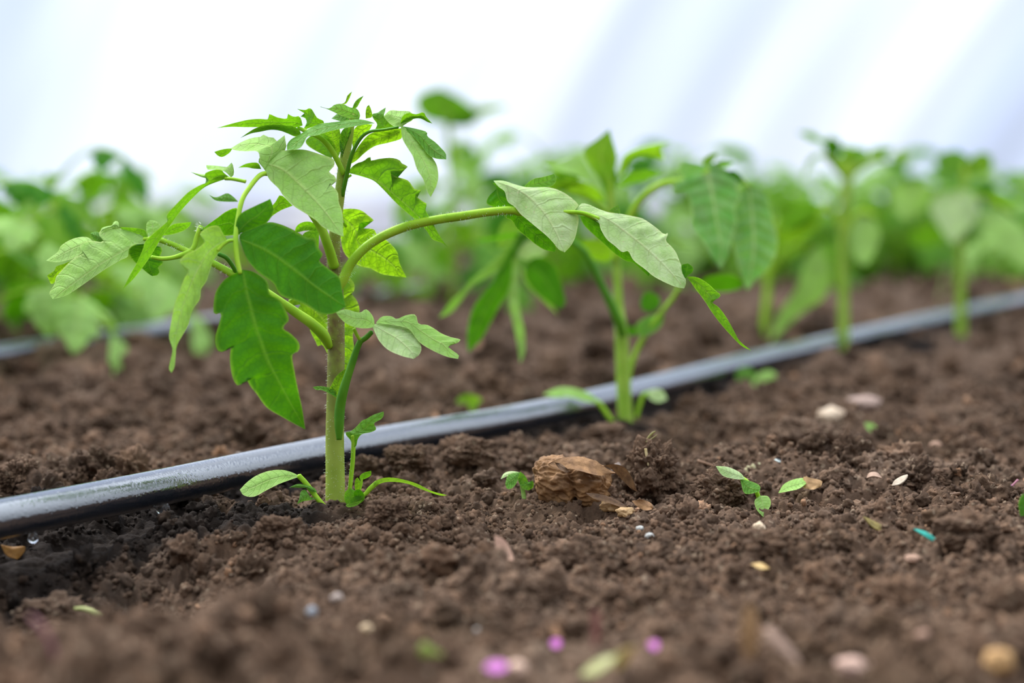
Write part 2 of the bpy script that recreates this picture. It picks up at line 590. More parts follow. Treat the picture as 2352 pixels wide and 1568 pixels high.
def sheet(name, parent, D, A, B, mat='leaf', label=None, extra=None, **kw):
    V, Fc, UV = sheet_geo(D, A, B, **kw)
    if extra:
        for (A2, B2, kw2) in extra:
            v, f, u = sheet_geo(D, A2, B2, **{**kw, 'mid': None, **kw2})
            o = len(V)
            V += v; UV += u; Fc += [tuple(i + o for i in q) for q in f]
    o = mesh_obj(name, V, Fc, M[mat], parent, UV)
    if label: o['label'] = label
    return o


# ------------------------------------------------------------------ parametric leaves and plants (world space)
def leaf_blade(base, d, up, L, Wd, droop=.5, fold=.25, teeth=4, depth=.32, n=26, m=4, rnd=random):
    """3D blade with a lobed margin. d: direction, up: face direction"""
    d = d.normalized(); side = d.cross(up).normalized(); nrm = side.cross(d).normalized()
    V = []; UV = []
    P = base.copy(); ang = 0.0
    ax = d.copy(); nn = nrm.copy()
    pos = []
    for i in range(n):
        pos.append((P.copy(), ax.copy(), nn.copy()))
        st = droop / n
        q = Matrix.Rotation(-st, 3, side)
        ax = q @ ax; nn = q @ nn
        P = P + ax * (L / (n - 1))
    ph = rnd.random()
    for i in range(n):
        t = i / (n - 1)
        P, a, nn = pos[i]
        prof = (math.sin(math.pi * min(1, t ** .72)) ** .75) * (1 - .25 * t) if t < 1 else 0
        for j in range(-m, m + 1):
            u = abs(j) / m
            s = (t * teeth + (ph if j < 0 else ph * .5 + .3)) % 1.0 if teeth else 0
            w = Wd * .5 * max(prof, 0.0) * (1 - (depth * (1 - s) ** 1.5 if teeth else 0))
            fwd = .30 * w * u
            sg = -1 if j < 0 else 1
            z = fold * w * u - .55 * fold * w * u * u * 2 + .03 * Wd * math.sin(t * 25 + ph * 6) * math.sin(math.pi * min(.95, u)) * prof
            V.append(list(P + side * (sg * w * u) + a * fwd * (1 - t) + nn * z))
            UV.append((t, sg * u))
    k = 2 * m + 1
    Fc = [(i * k + j, i * k + j + 1, i * k + j + 1 + k, i * k + j + k) for i in range(n - 1) for j in range(2 * m)]
    return V, Fc, UV


def bez(p0, p1, p2, p3, n):
    out = []
    for i in range(n):
        t = i / (n - 1); s = 1 - t
        out.append(p0 * s ** 3 + p1 * 3 * s * s * t + p2 * 3 * s * t * t + p3 * t ** 3)
    return out


def param_leaf(parent, base, az, L, rise=.5, droop=1.0, nl=5, lw=.55, mat='leaf', pmat=None, r=.0011, teeth=4, lead=1.0, rnd=random):
    """a compound leaf: rachis mesh with leaflets as children"""
    hd = Vector((math.cos(az), math.sin(az), 0))
    upz = Vector((0, 0, 1))
    p0 = base
    p1 = base + (hd * .55 + upz * rise) * L * .5
    p2 = base + hd * L * .62 + upz * L * (rise * .85)
    p3 = base + hd * L * .86 + upz * L * (rise * .9 - droop * .38)
    C = bez(p0, p1, p2, p3, 18)
    R = [r * (1 - .6 * i / 17) for i in range(18)]
    V, Fc = tube_geo([list(c) for c in C], R, 6)
    lf = mesh_obj('leaf_stalk', V, Fc, pmat or M['petiole'], parent)
    def blade(at, dirv, up, ln, wd, dr):
        v, f, u = leaf_blade(at, dirv, up, ln, wd, droop=dr, fold=rnd.uniform(.1, .5), teeth=teeth, rnd=rnd, n=20 if teeth else 14, m=3)
        mesh_obj('leaflet', v, f, M[mat], lf, u)
    end = (C[-1] - C[-3]).normalized()
    sidev = end.cross(upz)
    if sidev.length < .05: sidev = Vector((-hd.y, hd.x, 0))
    sidev.normalize()
    upl = sidev.cross(end).normalized()
    blade(C[-1], (end + Vector((0, 0, -.15))).normalized(), upl, L * .5 * lead, L * .5 * lw * lead, rnd.uniform(.4, 1.0) * droop)
    pr = [(.78, .40), (.55, .34), (.38, .16)]
    for k in range(min(3, (nl - 1) // 2)):
        f, s = pr[k]
        at = C[int(f * 17)]
        T = (C[int(f * 17) + 1] - C[int(f * 17)]).normalized()
        sv = Vector((-hd.y, hd.x, 0))
        for sg in (-1, 1):
            dv = (sv * sg + T * .55 + Vector((0, 0, rnd.uniform(-.5, .1)))).normalized()
            u2 = dv.cross(T); u2 = u2 if u2.z > 0 else -u2
            blade(at, dv, (u2.normalized() + upz * .4).normalized(), L * s * rnd.uniform(.85, 1.1), L * s * lw, rnd.uniform(.5, 1.2) * droop)
    return lf


def param_plant(px, py, top_px, label, seed, nleaf=6, L=.09, lean=(0, 0), name='tomato_seedling', cat='seedling', group=None,
                mats=('leaf', 'pale', 'young'), teeth=4, rise=.5, droop=1.0, stem_r=.0028, lw=.55, z0=.35, crown=True, nl=5, azs=None):
    rnd = random.Random(seed)
    base = hit(px, py)
    D = depth_of(base)
    Ht = (py - top_px) / F * D
    root = empty(name, base, label, cat, group)
    b = base + Vector((0, 0, -.006))
    tp = base + Vector((lean[0], lean[1], Ht * .86))
    C = bez(b, base + Vector((0, 0, Ht * .3)), base + Vector((lean[0] * .4 + rnd.uniform(-.004, .004), lean[1] * .4, Ht * .6)), tp, 20)
    V, Fc = tube_geo([list(c) for c in C], [stem_r * (1 - .55 * i / 19) for i in range(20)], 10)
    mesh_obj('stem', V, Fc, M['stem2'], root)
    az = rnd.uniform(0, 6.28)
    for i in range(nleaf):
        f = z0 + (1 - z0) * (i / max(1, nleaf - 1)) ** .9
        at = C[min(19, int(f * 19))]
        a = azs[i] if azs else az
        az += 2.4 + rnd.uniform(-.3, .3)
        s = (1 - .45 * i / nleaf) * rnd.uniform(.85, 1.1)
        param_leaf(root, at, a, L * s, rise=rise + .25 * i / nleaf + rnd.uniform(-.1, .1), droop=droop * rnd.uniform(.8, 1.25) * (1 - .3 * i / nleaf), nl=nl if s > .6 else 3,
                   mat=rnd.choice(mats), teeth=teeth, lw=lw * rnd.uniform(.9, 1.15), r=stem_r * .4, rnd=rnd)
    if crown:
        for k in range(4):
            a = az + k * 1.7
            d = Vector((math.cos(a) * .6, math.sin(a) * .6, .9)).normalized()
            v, f, u = leaf_blade(tp, d, (Vector((0, 0, 1)) - d * .5).normalized(), Ht * rnd.uniform(.12, .2), Ht * .07, droop=1.0, teeth=3, n=14, m=3, rnd=rnd)
            mesh_obj('young_leaf', v, f, M['young'], root, u)
    return root


M['stem2'] = mat_stem('seedling_stem', '86ac30', 'a0be48')

# ------------------------------------------------------------------ soil
def build_soil():
    # rows by distance, columns by bearing; finer near the camera
    ys = [.28]
    while ys[-1] < .40: ys.append(ys[-1] + .0009)
    while ys[-1] < .98: ys.append(ys[-1] + .00062)
    st = .00062
    while ys[-1] < 9.0:
        st = min(st * 1.012, .05); ys.append(ys[-1] + st)
    ys = np.array(ys)
    th = list(np.linspace(-25, 25, 1100))
    o = 25; s = .05
    ext = []
    while o < 66: s = min(s * 1.06, 1.5); o += s; ext.append(o)
    th = np.radians(np.array([-e for e in ext[::-1]] + th + ext))
    X = ys[:, None] * np.tan(th)[None]
    Y = np.repeat(ys[:, None], len(th), 1)
    Zt = np.empty_like(X)
    for i in range(0, len(ys), 100):
        Zt[i:i + 100] = terr(X[i:i + 100], Y[i:i + 100])
    n, m = X.shape
    V = np.stack([X, Y, Zt], 2).reshape(-1, 3)
    idx = np.arange(n * m).reshape(n, m)
    q = np.stack([idx[:-1, :-1], idx[:-1, 1:], idx[1:, 1:], idx[1:, :-1]], 2).reshape(-1, 4)
    return raw_mesh('soil_ground', V, q, M['soil'], np.full(len(V), .5))


def raw_mesh(name, V, q, mat, tone=None):
    me = bpy.data.meshes.new(name)
    k = q.shape[1]
    me.vertices.add(len(V)); me.vertices.foreach_set('co', V.astype(np.float32).ravel())
    me.loops.add(q.size); me.loops.foreach_set('vertex_index', q.astype(np.int32).ravel())
    me.polygons.add(len(q))
    me.polygons.foreach_set('loop_start', np.arange(0, q.size, k, dtype=np.int32))
    me.polygons.foreach_set('use_smooth', np.ones(len(q), dtype=bool))
    me.materials.append(mat)
    if tone is not None:
        a = me.attributes.new('tone', 'FLOAT', 'POINT'); a.data.foreach_set('value', tone.astype(np.float32))
        a = me.attributes.new('painted_shade', 'FLOAT', 'POINT'); a.data.foreach_set('value', shade_amount(V[:, 0], V[:, 1]).astype(np.float32))
    me.update(calc_edges=True)
    o = bpy.data.objects.new(name, me)
    COL.objects.link(o)
    return o


import bmesh
def rock_proto(seed, sub, rough=.35, freq=1.6, flat=.8):
    bm = bmesh.new()
    bmesh.ops.create_icosphere(bm, subdivisions=sub, radius=1.0)
    off = Vector((seed * 7.3, seed * 3.1, seed * 1.7))
    for v in bm.verts:
        p = v.co.normalized()
        r = 1 + rough * mnoise.noise(p * freq + off) + rough * .6 * mnoise.noise(p * freq * 2.3 + off * 2)
        if sub > 2: r += rough * .38 * mnoise.noise(p * freq * 5.1 + off * 3)
        if sub > 3: r += rough * .3 * mnoise.noise(p * freq * 11 + off * 4)
        v.co = p * r
        v.co.z *= flat
    V = np.array([v.co[:] for v in bm.verts]); Fc = np.array([[v.index for v in f.verts] for f in bm.faces])
    bm.free()
    return V, Fc


KEEP = [(375, 1185), (76, 1250), (580, 1150), (700, 1150), (750, 1165), (900, 1140), (980, 1140), (1200, 1140), (1230, 1165), (1300, 1175), (1380, 1175), (1430, 1185),
        (1660, 1110), (1700, 1130), (1750, 1180), (1757, 1195), (1800, 1135), (1860, 1125), (1730, 1095), (1793, 1090), (1740, 1218), (1768, 1245), (2068, 1118), (2010, 1105), (2120, 1240),
        (2318, 1125), (2350, 1185), (1910, 985), (1984, 955), (1014, 1455), (881, 1450), (843, 1460), (773, 1390), (716, 1420), (1160, 1290), (1140, 1545), (1277, 1490), (1502, 1497), (990, 1510),
        (520, 1160), (550, 1170), (210, 1430), (1390, 1560), (1745, 1308), (1250, 930), (1385, 985), (1490, 965), (2008, 1220), (2095, 1295), (2296, 1560), (1960, 1560), (272, 1080), (1187, 1560), (1500, 1090)]
KEEP = [hit(a, b) for a, b in KEEP]


def scatter(name, mat, specs, label):
    """specs: list of (count, rmin, rmax, sub, dmin, dmax, power); one merged mesh"""
    AV, AF, AT = [], [], []; off = 0
    for (cnt, r0, r1, sub, d0, d1, pw, lift) in specs:
        protos = [rock_proto(i + sub * 10, sub, rough=.55 if sub > 2 else .45) for i in range(7)]
        u = RNG.random(cnt)
        d = np.sqrt(d0 ** 2 + (d1 ** 2 - d0 ** 2) * u)
        th = np.radians(RNG.uniform(-25, 25, cnt))
        x = d * np.tan(th); y = d
        r = r0 + (r1 - r0) * RNG.random(cnt) ** pw
        dist = seg_dist(x, y, PIPE_C)
        keep = dist > (.0085 + r)
        for g1, _r in ANCH: keep &= (np.hypot(x - g1.x, y - g1.y) > .0045 + r) & ((np.hypot(x - g1.x, y - g1.y) > .03) | (r < .002))
        for g in KEEP:
            keep &= ~((np.abs(x - g.x) < .007 + r) & (y > g.y - .022 - r) & (y < g.y + .004) & (r > .0013))
            keep &= ~((np.abs(x - g.x) < .009 + r) & (y > g.y - .05) & (y < g.y + .004) & (r > .0038))
        x, y, r = x[keep], y[keep], r[keep]
        z = terr(x, y) + r * lift
        c = len(x)
        # random rotations
        qn = RNG.normal(size=(c, 4)); qn /= np.linalg.norm(qn, axis=1)[:, None]
        w, i_, j, k = qn.T
        Rm = np.empty((c, 3, 3))
        Rm[:, 0, 0] = 1 - 2 * (j * j + k * k); Rm[:, 0, 1] = 2 * (i_ * j - k * w); Rm[:, 0, 2] = 2 * (i_ * k + j * w)
        Rm[:, 1, 0] = 2 * (i_ * j + k * w); Rm[:, 1, 1] = 1 - 2 * (i_ * i_ + k * k); Rm[:, 1, 2] = 2 * (j * k - i_ * w)
        Rm[:, 2, 0] = 2 * (i_ * k - j * w); Rm[:, 2, 1] = 2 * (j * k + i_ * w); Rm[:, 2, 2] = 1 - 2 * (i_ * i_ + j * j)
        P = np.stack([x, y, z], 1)
        which = RNG.integers(0, len(protos), c)
        tone = RNG.random(c)
        tone = np.where(RNG.random(c) < .014, 1.0, tone * .92)
        for pi, (PV, PF) in enumerate(protos):
            s = np.where(which == pi)[0]
            if not len(s): continue
            vv = np.einsum('nij,vj->nvi', Rm[s], PV) * r[s][:, None, None] + P[s][:, None, :]
            AV.append(vv.reshape(-1, 3))
            AF.append((PF[None] + (np.arange(len(s)) * len(PV))[:, None, None] + off).reshape(-1, 3))
            AT.append(np.repeat(tone[s], len(PV)))
            off += len(s) * len(PV)
    o = raw_mesh(name, np.concatenate(AV), np.concatenate(AF), mat, np.concatenate(AT))
    return tag(o, label, 'soil crumbs', None, 'stuff')


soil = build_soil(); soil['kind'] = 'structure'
gv = [(-9, -7), (9, -7), (9, 9.2), (-9, 9.2)]
under = raw_mesh('soil_floor', np.array([[a, b, -.045] for a, b in gv]), np.array([[0, 1, 2, 3]]), M['soil'], np.full(4, .5)); under['kind'] = 'structure'
soil['label'] = 'crumbly brown greenhouse soil bed'
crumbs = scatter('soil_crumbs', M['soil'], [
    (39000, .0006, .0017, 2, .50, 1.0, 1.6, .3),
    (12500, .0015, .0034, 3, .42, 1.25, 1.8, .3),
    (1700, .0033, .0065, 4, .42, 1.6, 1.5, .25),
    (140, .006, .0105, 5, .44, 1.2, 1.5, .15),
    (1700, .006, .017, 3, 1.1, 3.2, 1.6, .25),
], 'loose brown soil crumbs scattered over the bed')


# ------------------------------------------------------------------ drip pipes
def mat_pipe():
    t = NT('black_polythene_pipe')
    tc = t.n('NewGeometry').outputs['Position']
    a = t.n('TexNoise', Vector=tc, Scale=900.0, Detail=3.0).outputs[0]
    b = t.n('TexNoise', Vector=tc, Scale=60.0, Detail=3.0).outputs[0]
    dust = t.math('MULTIPLY', t.ramp(a, [(.66, (0, 0, 0, 1)), (.74, (1, 1, 1, 1))]), .35)
    col = t.mix(dust, (.018, .021, .027, 1), lin('6b5b4c'))
    rg = t.math('ADD', t.math('MULTIPLY', b, .15), .12)
    p = t.n('BsdfPrincipled', Base_Color=col, Roughness=rg)
    p.inputs['Specular IOR Level'].default_value = .5
    p.inputs['Coat Weight'].default_value = 1.0
    p.inputs['Coat Roughness'].default_value = .07
    p.inputs['Coat IOR'].default_value = 2.5
    p.inputs['Coat Tint'].default_value = (.9, .95, 1, 1)
    vb = t.n('TexVoronoi', Vector=tc, Scale=420.0).outputs[0]
    bead = t.math('MAXIMUM', t.math('SUBTRACT', .35, vb), 0.0)
    bmp = t.n('Bump', Strength=.35, Distance=.0005, Height=t.math('ADD', t.math('MULTIPLY', a, .5), t.math('MULTIPLY', bead, 1.6))).outputs[0]
    t.t.links.new(bmp, p.inputs['Normal'])
    t.t.links.new(bmp, p.inputs['Coat Normal'])
    return t.end(p.outputs[0])


M['pipe'] = mat_pipe()
C = catmull(PIPE, 24)
V, Fc = tube_geo(C, [.008] * len(C), 40)
pipe = mesh_obj('irrigation_pipe', V, Fc, M['pipe'])
tag(pipe, 'long glossy black irrigation pipe running diagonally behind the front row of seedlings', 'pipe')
C = catmull(PIPE2, 12)
V, Fc = tube_geo(C, [.008] * len(C), 20)
tag(mesh_obj('irrigation_pipe', V, Fc, M['pipe']), 'blurred black irrigation pipe lying in the second row at far left', 'pipe')


# ------------------------------------------------------------------ polythene tunnel wall
def mat_film():
    t = NT('greenhouse_film')
    tc = t.n('NewGeometry').outputs['Position']
    sp = t.n('SeparateXYZ', i0=tc)
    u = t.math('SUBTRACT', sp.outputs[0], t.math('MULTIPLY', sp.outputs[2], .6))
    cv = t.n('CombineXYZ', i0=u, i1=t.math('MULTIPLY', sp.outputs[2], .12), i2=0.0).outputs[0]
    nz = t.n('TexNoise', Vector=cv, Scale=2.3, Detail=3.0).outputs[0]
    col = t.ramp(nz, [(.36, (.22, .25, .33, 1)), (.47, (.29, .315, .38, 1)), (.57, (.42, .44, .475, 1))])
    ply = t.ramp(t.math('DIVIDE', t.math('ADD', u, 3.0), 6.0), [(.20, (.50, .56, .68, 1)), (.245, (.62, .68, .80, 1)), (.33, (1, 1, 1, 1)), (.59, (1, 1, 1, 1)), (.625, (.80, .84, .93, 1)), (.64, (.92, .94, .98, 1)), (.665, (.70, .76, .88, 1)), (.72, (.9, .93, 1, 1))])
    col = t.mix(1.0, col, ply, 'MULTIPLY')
    tl = t.n('BsdfTranslucent', Color=col)
    df = t.n('BsdfDiffuse', Color=(.8, .82, .86, 1))
    tp = t.n('BsdfTransparent', Color=(.93, .95, 1, 1))
    a = t.n('MixShader', i0=.25, i1=tl.outputs[0], i2=df.outputs[0])
    b = t.n('MixShader', i0=.22, i1=a.outputs[0], i2=tp.outputs[0])
    return t.end(b.outputs[0])


M['film'] = mat_film()
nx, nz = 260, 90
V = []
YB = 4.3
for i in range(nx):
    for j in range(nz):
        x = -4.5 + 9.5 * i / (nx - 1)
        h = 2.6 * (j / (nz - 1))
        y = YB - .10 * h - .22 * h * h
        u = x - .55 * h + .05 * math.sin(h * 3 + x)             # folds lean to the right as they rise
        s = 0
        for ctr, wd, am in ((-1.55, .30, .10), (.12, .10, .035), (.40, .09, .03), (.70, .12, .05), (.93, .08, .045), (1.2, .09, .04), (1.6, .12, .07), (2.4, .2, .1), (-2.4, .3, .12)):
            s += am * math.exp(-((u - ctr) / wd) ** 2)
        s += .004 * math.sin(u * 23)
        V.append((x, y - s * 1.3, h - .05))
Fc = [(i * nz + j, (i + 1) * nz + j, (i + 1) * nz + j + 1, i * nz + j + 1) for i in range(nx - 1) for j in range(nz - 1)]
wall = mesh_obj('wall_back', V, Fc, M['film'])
wall['kind'] = 'structure'

# ------------------------------------------------------------------ light
w = bpy.data.worlds.new('world'); SC.world = w
w.use_nodes = True
nt = w.node_tree; nt.nodes.clear()
bg = nt.nodes.new('ShaderNodeBackground'); wo = nt.nodes.new('ShaderNodeOutputWorld')
tcw = nt.nodes.new('ShaderNodeTexCoord'); dotn = nt.nodes.new('ShaderNodeVectorMath'); dotn.operation = 'DOT_PRODUCT'
nt.links.new(tcw.outputs['Generated'], dotn.inputs[0]); dotn.inputs[1].default_value = (-.05, .45, .89)
mr = nt.nodes.new('ShaderNodeMapRange'); mr.inputs[1].default_value = -.35; mr.inputs[2].default_value = 1.0; mr.inputs[3].default_value = .12; mr.inputs[4].default_value = 2.35
nt.links.new(dotn.outputs['Value'], mr.inputs[0])
nt.links.new(mr.outputs[0], bg.inputs[1])
bg.inputs[0].default_value = (.84, .93, 1.06, 1)
nt.links.new(bg.outputs[0], wo.inputs[0])
sl = bpy.data.lights.new('sun', 'SUN'); sl.energy = 4.6; sl.angle = math.radians(22); sl.color = (1, .97, .92)
so = bpy.data.objects.new('sun', sl); COL.objects.link(so)
so.rotation_euler = Vector((-.45, .62, .85)).to_track_quat('Z', 'Y').to_euler()

cd.dof.use_dof = True
cd.dof.focus_distance = .738
cd.dof.aperture_fstop = 60 / 14.0
cd.dof.aperture_blades = 0
SC.view_settings.view_transform = 'Standard'
SC.view_settings.look = 'None'
SC.view_settings.exposure = 0.42
SC.view_settings.gamma = 1.0
SC.view_settings.use_curve_mapping = False
SC.cycles.use_denoising = True
SC.cycles.max_bounces = 6
SC.cycles.diffuse_bounces = 3
SC.cycles.transmission_bounces = 4
SC.cycles.transparent_max_bounces = 8
SC.cycles.sample_clamp_indirect = 4

# ------------------------------------------------------------------ front tomato seedling, traced leaf by leaf
b1 = gpt(770, 1162, .0005)
D1 = depth_of(b1)
P1 = empty('tomato_seedling', b1, 'large sharp tomato seedling standing in front of the pipe, with long arching leaf stalks', 'seedling', 'tomato seedlings along the front pipe')
pts = [(770, 1185, 0, 23), (770, 1100, 0, 22), (769, 1000, 0, 21), (771, 880, 0, 20), (772, 760, 1, 19.5), (769, 660, 1, 19), (766, 590, 1, 15), (771, 520, 0, 13), (781, 440, -1, 12), (789, 380, -1, 12), (797, 335, -1, 11), (806, 290, -1, 8), (810, 262, -1, 5)]
stem = stalk('stem', P1, D1, pts, M['stem'], n=20, seg=8)
hairs_on('stem_hairs', P1, D1, pts[:11], 900)


def LS(parent, pts, mat='petiole', zone=None, D=None, n=10, name='leaf_stalk'):
    return stalk(name, parent, D or D1, pts, M[mat], zone, n=n)


def SH(parent, zone, A, B, mat='leaf', D=None, name='leaflet', **kw):
    return sheet(name, parent, D or D1, A, B, mat, zone=zone, **kw)


# --- leaf Q: rises behind the big pale leaflet, arches forward and droops
Q = LS(P1, [(768, 612, -2, 12), (752, 560, -8, 11), (733, 515, -10, 10), (690, 455, -14, 9), (650, 415, -16, 7), (622, 400, -18, 6), (598, 402, -24, 5.5), (572, 432, -30, 5.5), (556, 460, -34, 5.5), (546, 505, -38, 5.5), (541, 553, -42, 5.5), (545, 595, -44, 5), (552, 628, -45, 5)])
SH(Q, Z1, [(545, 730), (600, 800), (640, 880), (720, 960), (760, 1020), (850, 1110), (960, 1180), (1050, 1240), (1100, 1290), (1190, 1340), (1285, 1378)],
   [(545, 730), (560, 680), (640, 640), (800, 625), (940, 620), (1080, 660), (1195, 700), (1205, 760), (1160, 815), (1210, 850), (1222, 900), (1170, 915), (1235, 990), (1245, 1080), (1275, 1170), (1285, 1378)],
   'pale', dd=(-20, -36), dA=-5, dB=8, mid=[(740, 785), (900, 920), (1100, 1130)], arch=3)
SH(Q, Z1, [(600, 790), (560, 730), (540, 640), (440, 635), (360, 630), (300, 612)], [(600, 790), (690, 690), (785, 620), (782, 560), (772, 490), (745, 530), (705, 548), (690, 520), (640, 512), (600, 500), (578, 480), (560, 510), (520, 512), (450, 530), (380, 562), (300, 612)],
   'pale', dd=(-22, -14), dA=-4, dB=6)
SH(Q, Z1, [(318, 612), (290, 650), (232, 684), (190, 672), (160, 640)], [(318, 612), (270, 612), (215, 622), (160, 640)], 'leaf', dd=(-14, -15), dA=2, dB=-2)
SH(Q, Z1, [(570, 790), (500, 785), (440, 775), (368, 778)], [(570, 790), (545, 740), (500, 732), (430, 745), (368, 778)], 'leaf', dd=(-22, -26), dA=3, dB=-3)
LS(Q, [(130 / 3.7935 + 450 + 80, 417, -26, 4.5), (560, 416, -26, 4), (535, 411, -25, 4), (517, 410, -24, 4)], 'petiole', name='leaflet_stalk')
SH(Q, Z8, [(1600, 207), (1530, 225), (1420, 270), (1330, 350), (1240, 450), (1190, 520), (1120, 620), (1060, 720), (1000, 810), (930, 900), (850, 978)],
   [(1600, 207), (1555, 175), (1535, 152), (1480, 150), (1415, 180), (1445, 215), (1440, 235), (1380, 260), (1300, 310), (1230, 380), (1155, 465), (1165, 500), (1100, 560), (1010, 640), (990, 700), (950, 790), (900, 880), (850, 978)],
   'leaf', dd=(-22, -26), dA=5, dB=-6)
SH(Q, Z8, [(1600, 205), (1560, 165), (1500, 148), (1440, 150), (1428, 118)], [(1600, 205), (1622, 175), (1608, 98), (1592, 128), (1560, 130), (1500, 122), (1428, 118)], 'pale', dd=(-22, -18), dA=-2, dB=4)
SH(Q, Z8, [(1500, 215), (1440, 212), (1380, 195), (1320, 165)], [(1500, 215), (1440, 185), (1390, 180), (1320, 165)], 'pale', dd=(-20, -16), dA=0, dB=3)
SH(Q, Z8, [(1650, 372), (1560, 372), (1490, 362), (1448, 325)], [(1650, 372), (1620, 340), (1575, 312), (1530, 330), (1490, 342), (1448, 325)], 'leaf', dd=(-34, -36), dA=-1, dB=3)
# joined pair and terminal leaflet of Q
LS(Q, [(543, 553, -42, 4), (527, 553, -42, 4), (512, 562, -43, 4), (500, 575, -44, 4)], name='leaflet_stalk')
SH(Q, Z2, [(1570, 395), (1535, 330), (1500, 280), (1425, 288), (1350, 345), (1395, 400), (1335, 465), (1240, 510), (1185, 570), (1235, 618), (1262, 640), (1220, 720), (1180, 830), (1140, 940), (1110, 1100), (1100, 1200), (1128, 1290), (1108, 1390), (1098, 1450), (1118, 1482)],
   [(1570, 395), (1535, 455), (1475, 540), (1440, 620), (1405, 730), (1360, 800), (1350, 880), (1290, 970), (1262, 1080), (1225, 1150), (1165, 1255), (1152, 1350), (1142, 1440), (1118, 1482)],
   'pale', dd=(-42, -54), dA=-3, dB=4, mid=[(1420, 500), (1310, 690), (1225, 900), (1172, 1100), (1140, 1290)])
SH(Q, Z3, [(235, 388), (275, 500), (325, 565), (370, 605), (440, 655), (480, 725), (560, 755), (640, 785), (720, 835), (800, 835), (872, 795)],
   [(235, 388), (245, 355), (330, 318), (410, 288), (480, 300), (560, 335), (640, 380), (690, 385), (700, 430), (735, 480), (715, 520), (775, 570), (835, 620), (852, 700), (872, 795)],
   'deep', dd=(-41, -46), dA=-4, dB=5, mid=[(400, 460), (560, 570), (700, 680)], arch=2, quilt=.6)
SH(Q, Z3, [(225, 360), (212, 310), (238, 240), (330, 190), (385, 165), (420, 148)], [(225, 360), (330, 322), (400, 290), (440, 225), (432, 180), (420, 148)], 'deep', dd=(-41, -36), dA=0, dB=3)
SH(Q, Z3, [(255, 572), (200, 600), (150, 628), (100, 690), (82, 760), (82, 838), (125, 832), (112, 900), (88, 980), (95, 1040), (120, 1066), (155, 1055), (182, 1030), (178, 1120), (195, 1220), (225, 1268), (255, 1250), (272, 1222), (300, 1270), (340, 1320), (400, 1400), (500, 1460), (570, 1500), (630, 1530)],
   [(255, 572), (310, 582), (360, 610), (402, 650), (418, 720), (470, 750), (500, 790), (532, 870), (505, 905), (500, 930), (540, 955), (592, 1010), (590, 1060), (552, 1085), (565, 1180), (588, 1300), (610, 1400), (630, 1530)],
   'deep', dd=(-45, -42), dA=-4, dB=-2, mid=[(290, 750), (340, 930), (405, 1110), (520, 1330)], arch=-4, quilt=.7)

# --- leaf P: long stalk to the left
Pl = LS(P1, [(757, 796, -2, 9), (742, 768, -6, 13), (715, 742, -8, 12), (686, 722, -8, 11), (650, 697, -8, 10), (600, 664, -6, 9.5), (560, 641, -5, 9), (536, 630, -4, 9), (500, 610, -3, 8), (470, 595, -2, 7.5), (431, 577, -1, 7), (395, 561, 0, 6.5), (360, 549, 0, 6), (330, 549, 0, 4)])
hairs_on('stalk_hairs', Pl, D1, [(536, 630, -4, 9), (470, 595, -2, 7.5), (431, 577, -1, 7), (375, 554, 0, 6.5), (340, 549, 0, 6)], 220, .0015)
LS(Pl, [(545, 632, -4, 5), (535, 612, -6, 5), (520, 592, -8, 5), (502, 583, -8, 5)], 'petiole_dark', name='leaflet_stalk')
LS(Pl, [(437, 577, -2, 6), (420, 585, -5, 6.5), (395, 592, -8, 5), (370, 594, -10, 5), (348, 590, -11, 4)], 'petiole', name='leaflet_stalk')
k = LS(Pl, [(436, 578, -1, 6), (446, 566, 0, 6), (452, 545, 1, 6), (458, 530, 1, 6), (462, 522, 2, 8)], 'petiole', name='leaflet_stalk')
hairs_on('stalk_hairs', k, D1, [(456, 532, 1, 6), (461, 524, 2, 10), (466, 520, 2, 10)], 60, .0016, rr=.00009)
SH(Pl, Z2, [(915, 395), (900, 425), (820, 432), (768, 470), (762, 530), (700, 562), (600, 620), (510, 680), (450, 722), (350, 792), (250, 852), (148, 880)],
   [(915, 395), (870, 355), (820, 335), (740, 308), (660, 295), (590, 292), (540, 315), (524, 350), (560, 400), (540, 412), (470, 402), (400, 408), (368, 440), (380, 478), (410, 497), (330, 540), (270, 590), (188, 680), (172, 700), (160, 760), (118, 830), (148, 880)],
   'pale', dd=(0, -7), dA=-4, dB=9, mid=[(700, 500), (500, 620), (300, 765)], arch=-2, quilt=.5)
SH(Pl, Z2, [(500, 430), (395, 495), (330, 540), (260, 562), (180, 577), (92, 565)], [(500, 430), (470, 400), (425, 372), (350, 375), (275, 402), (210, 448), (192, 490), (140, 530), (92, 565)], 'pale', dd=(4, 4), dA=-3, dB=5)
SH(Pl, Z2, [(575, 412), (510, 412), (475, 388), (453, 342)], [(575, 412), (555, 370), (525, 332), (488, 328), (453, 342)], 'leaf', dd=(4, 5), dA=0, dB=3)
SH(Pl, Z2, [(540, 330), (600, 300), (660, 295), (690, 292)], [(540, 330), (545, 300), (590, 283), (635, 275), (645, 248), (665, 240), (685, 250), (690, 292)], 'pale', dd=(3, 5), dA=0, dB=3)
SH(Pl, Z2, [(920, 375), (880, 372), (800, 352), (740, 325), (688, 290)], [(920, 375), (915, 335), (895, 312), (850, 300), (760, 293), (688, 290)], 'leaf', dd=(1, 5), dA=2, dB=-2, curl=.5)
SH(Pl, Z2, [(940, 385), (918, 345), (912, 290), (918, 255), (945, 232)], [(940, 385), (995, 345), (1030, 295), (1005, 248), (945, 232)], 'pale', dd=(2, 6), dA=0, dB=2)
SH(Pl, Z2, [(1045, 358), (1120, 350), (1210, 322), (1262, 288), (1282, 248)], [(1045, 358), (1080, 305), (1140, 265), (1220, 255), (1282, 248)], 'leaf', dd=(2, 2), dA=3, dB=-3)
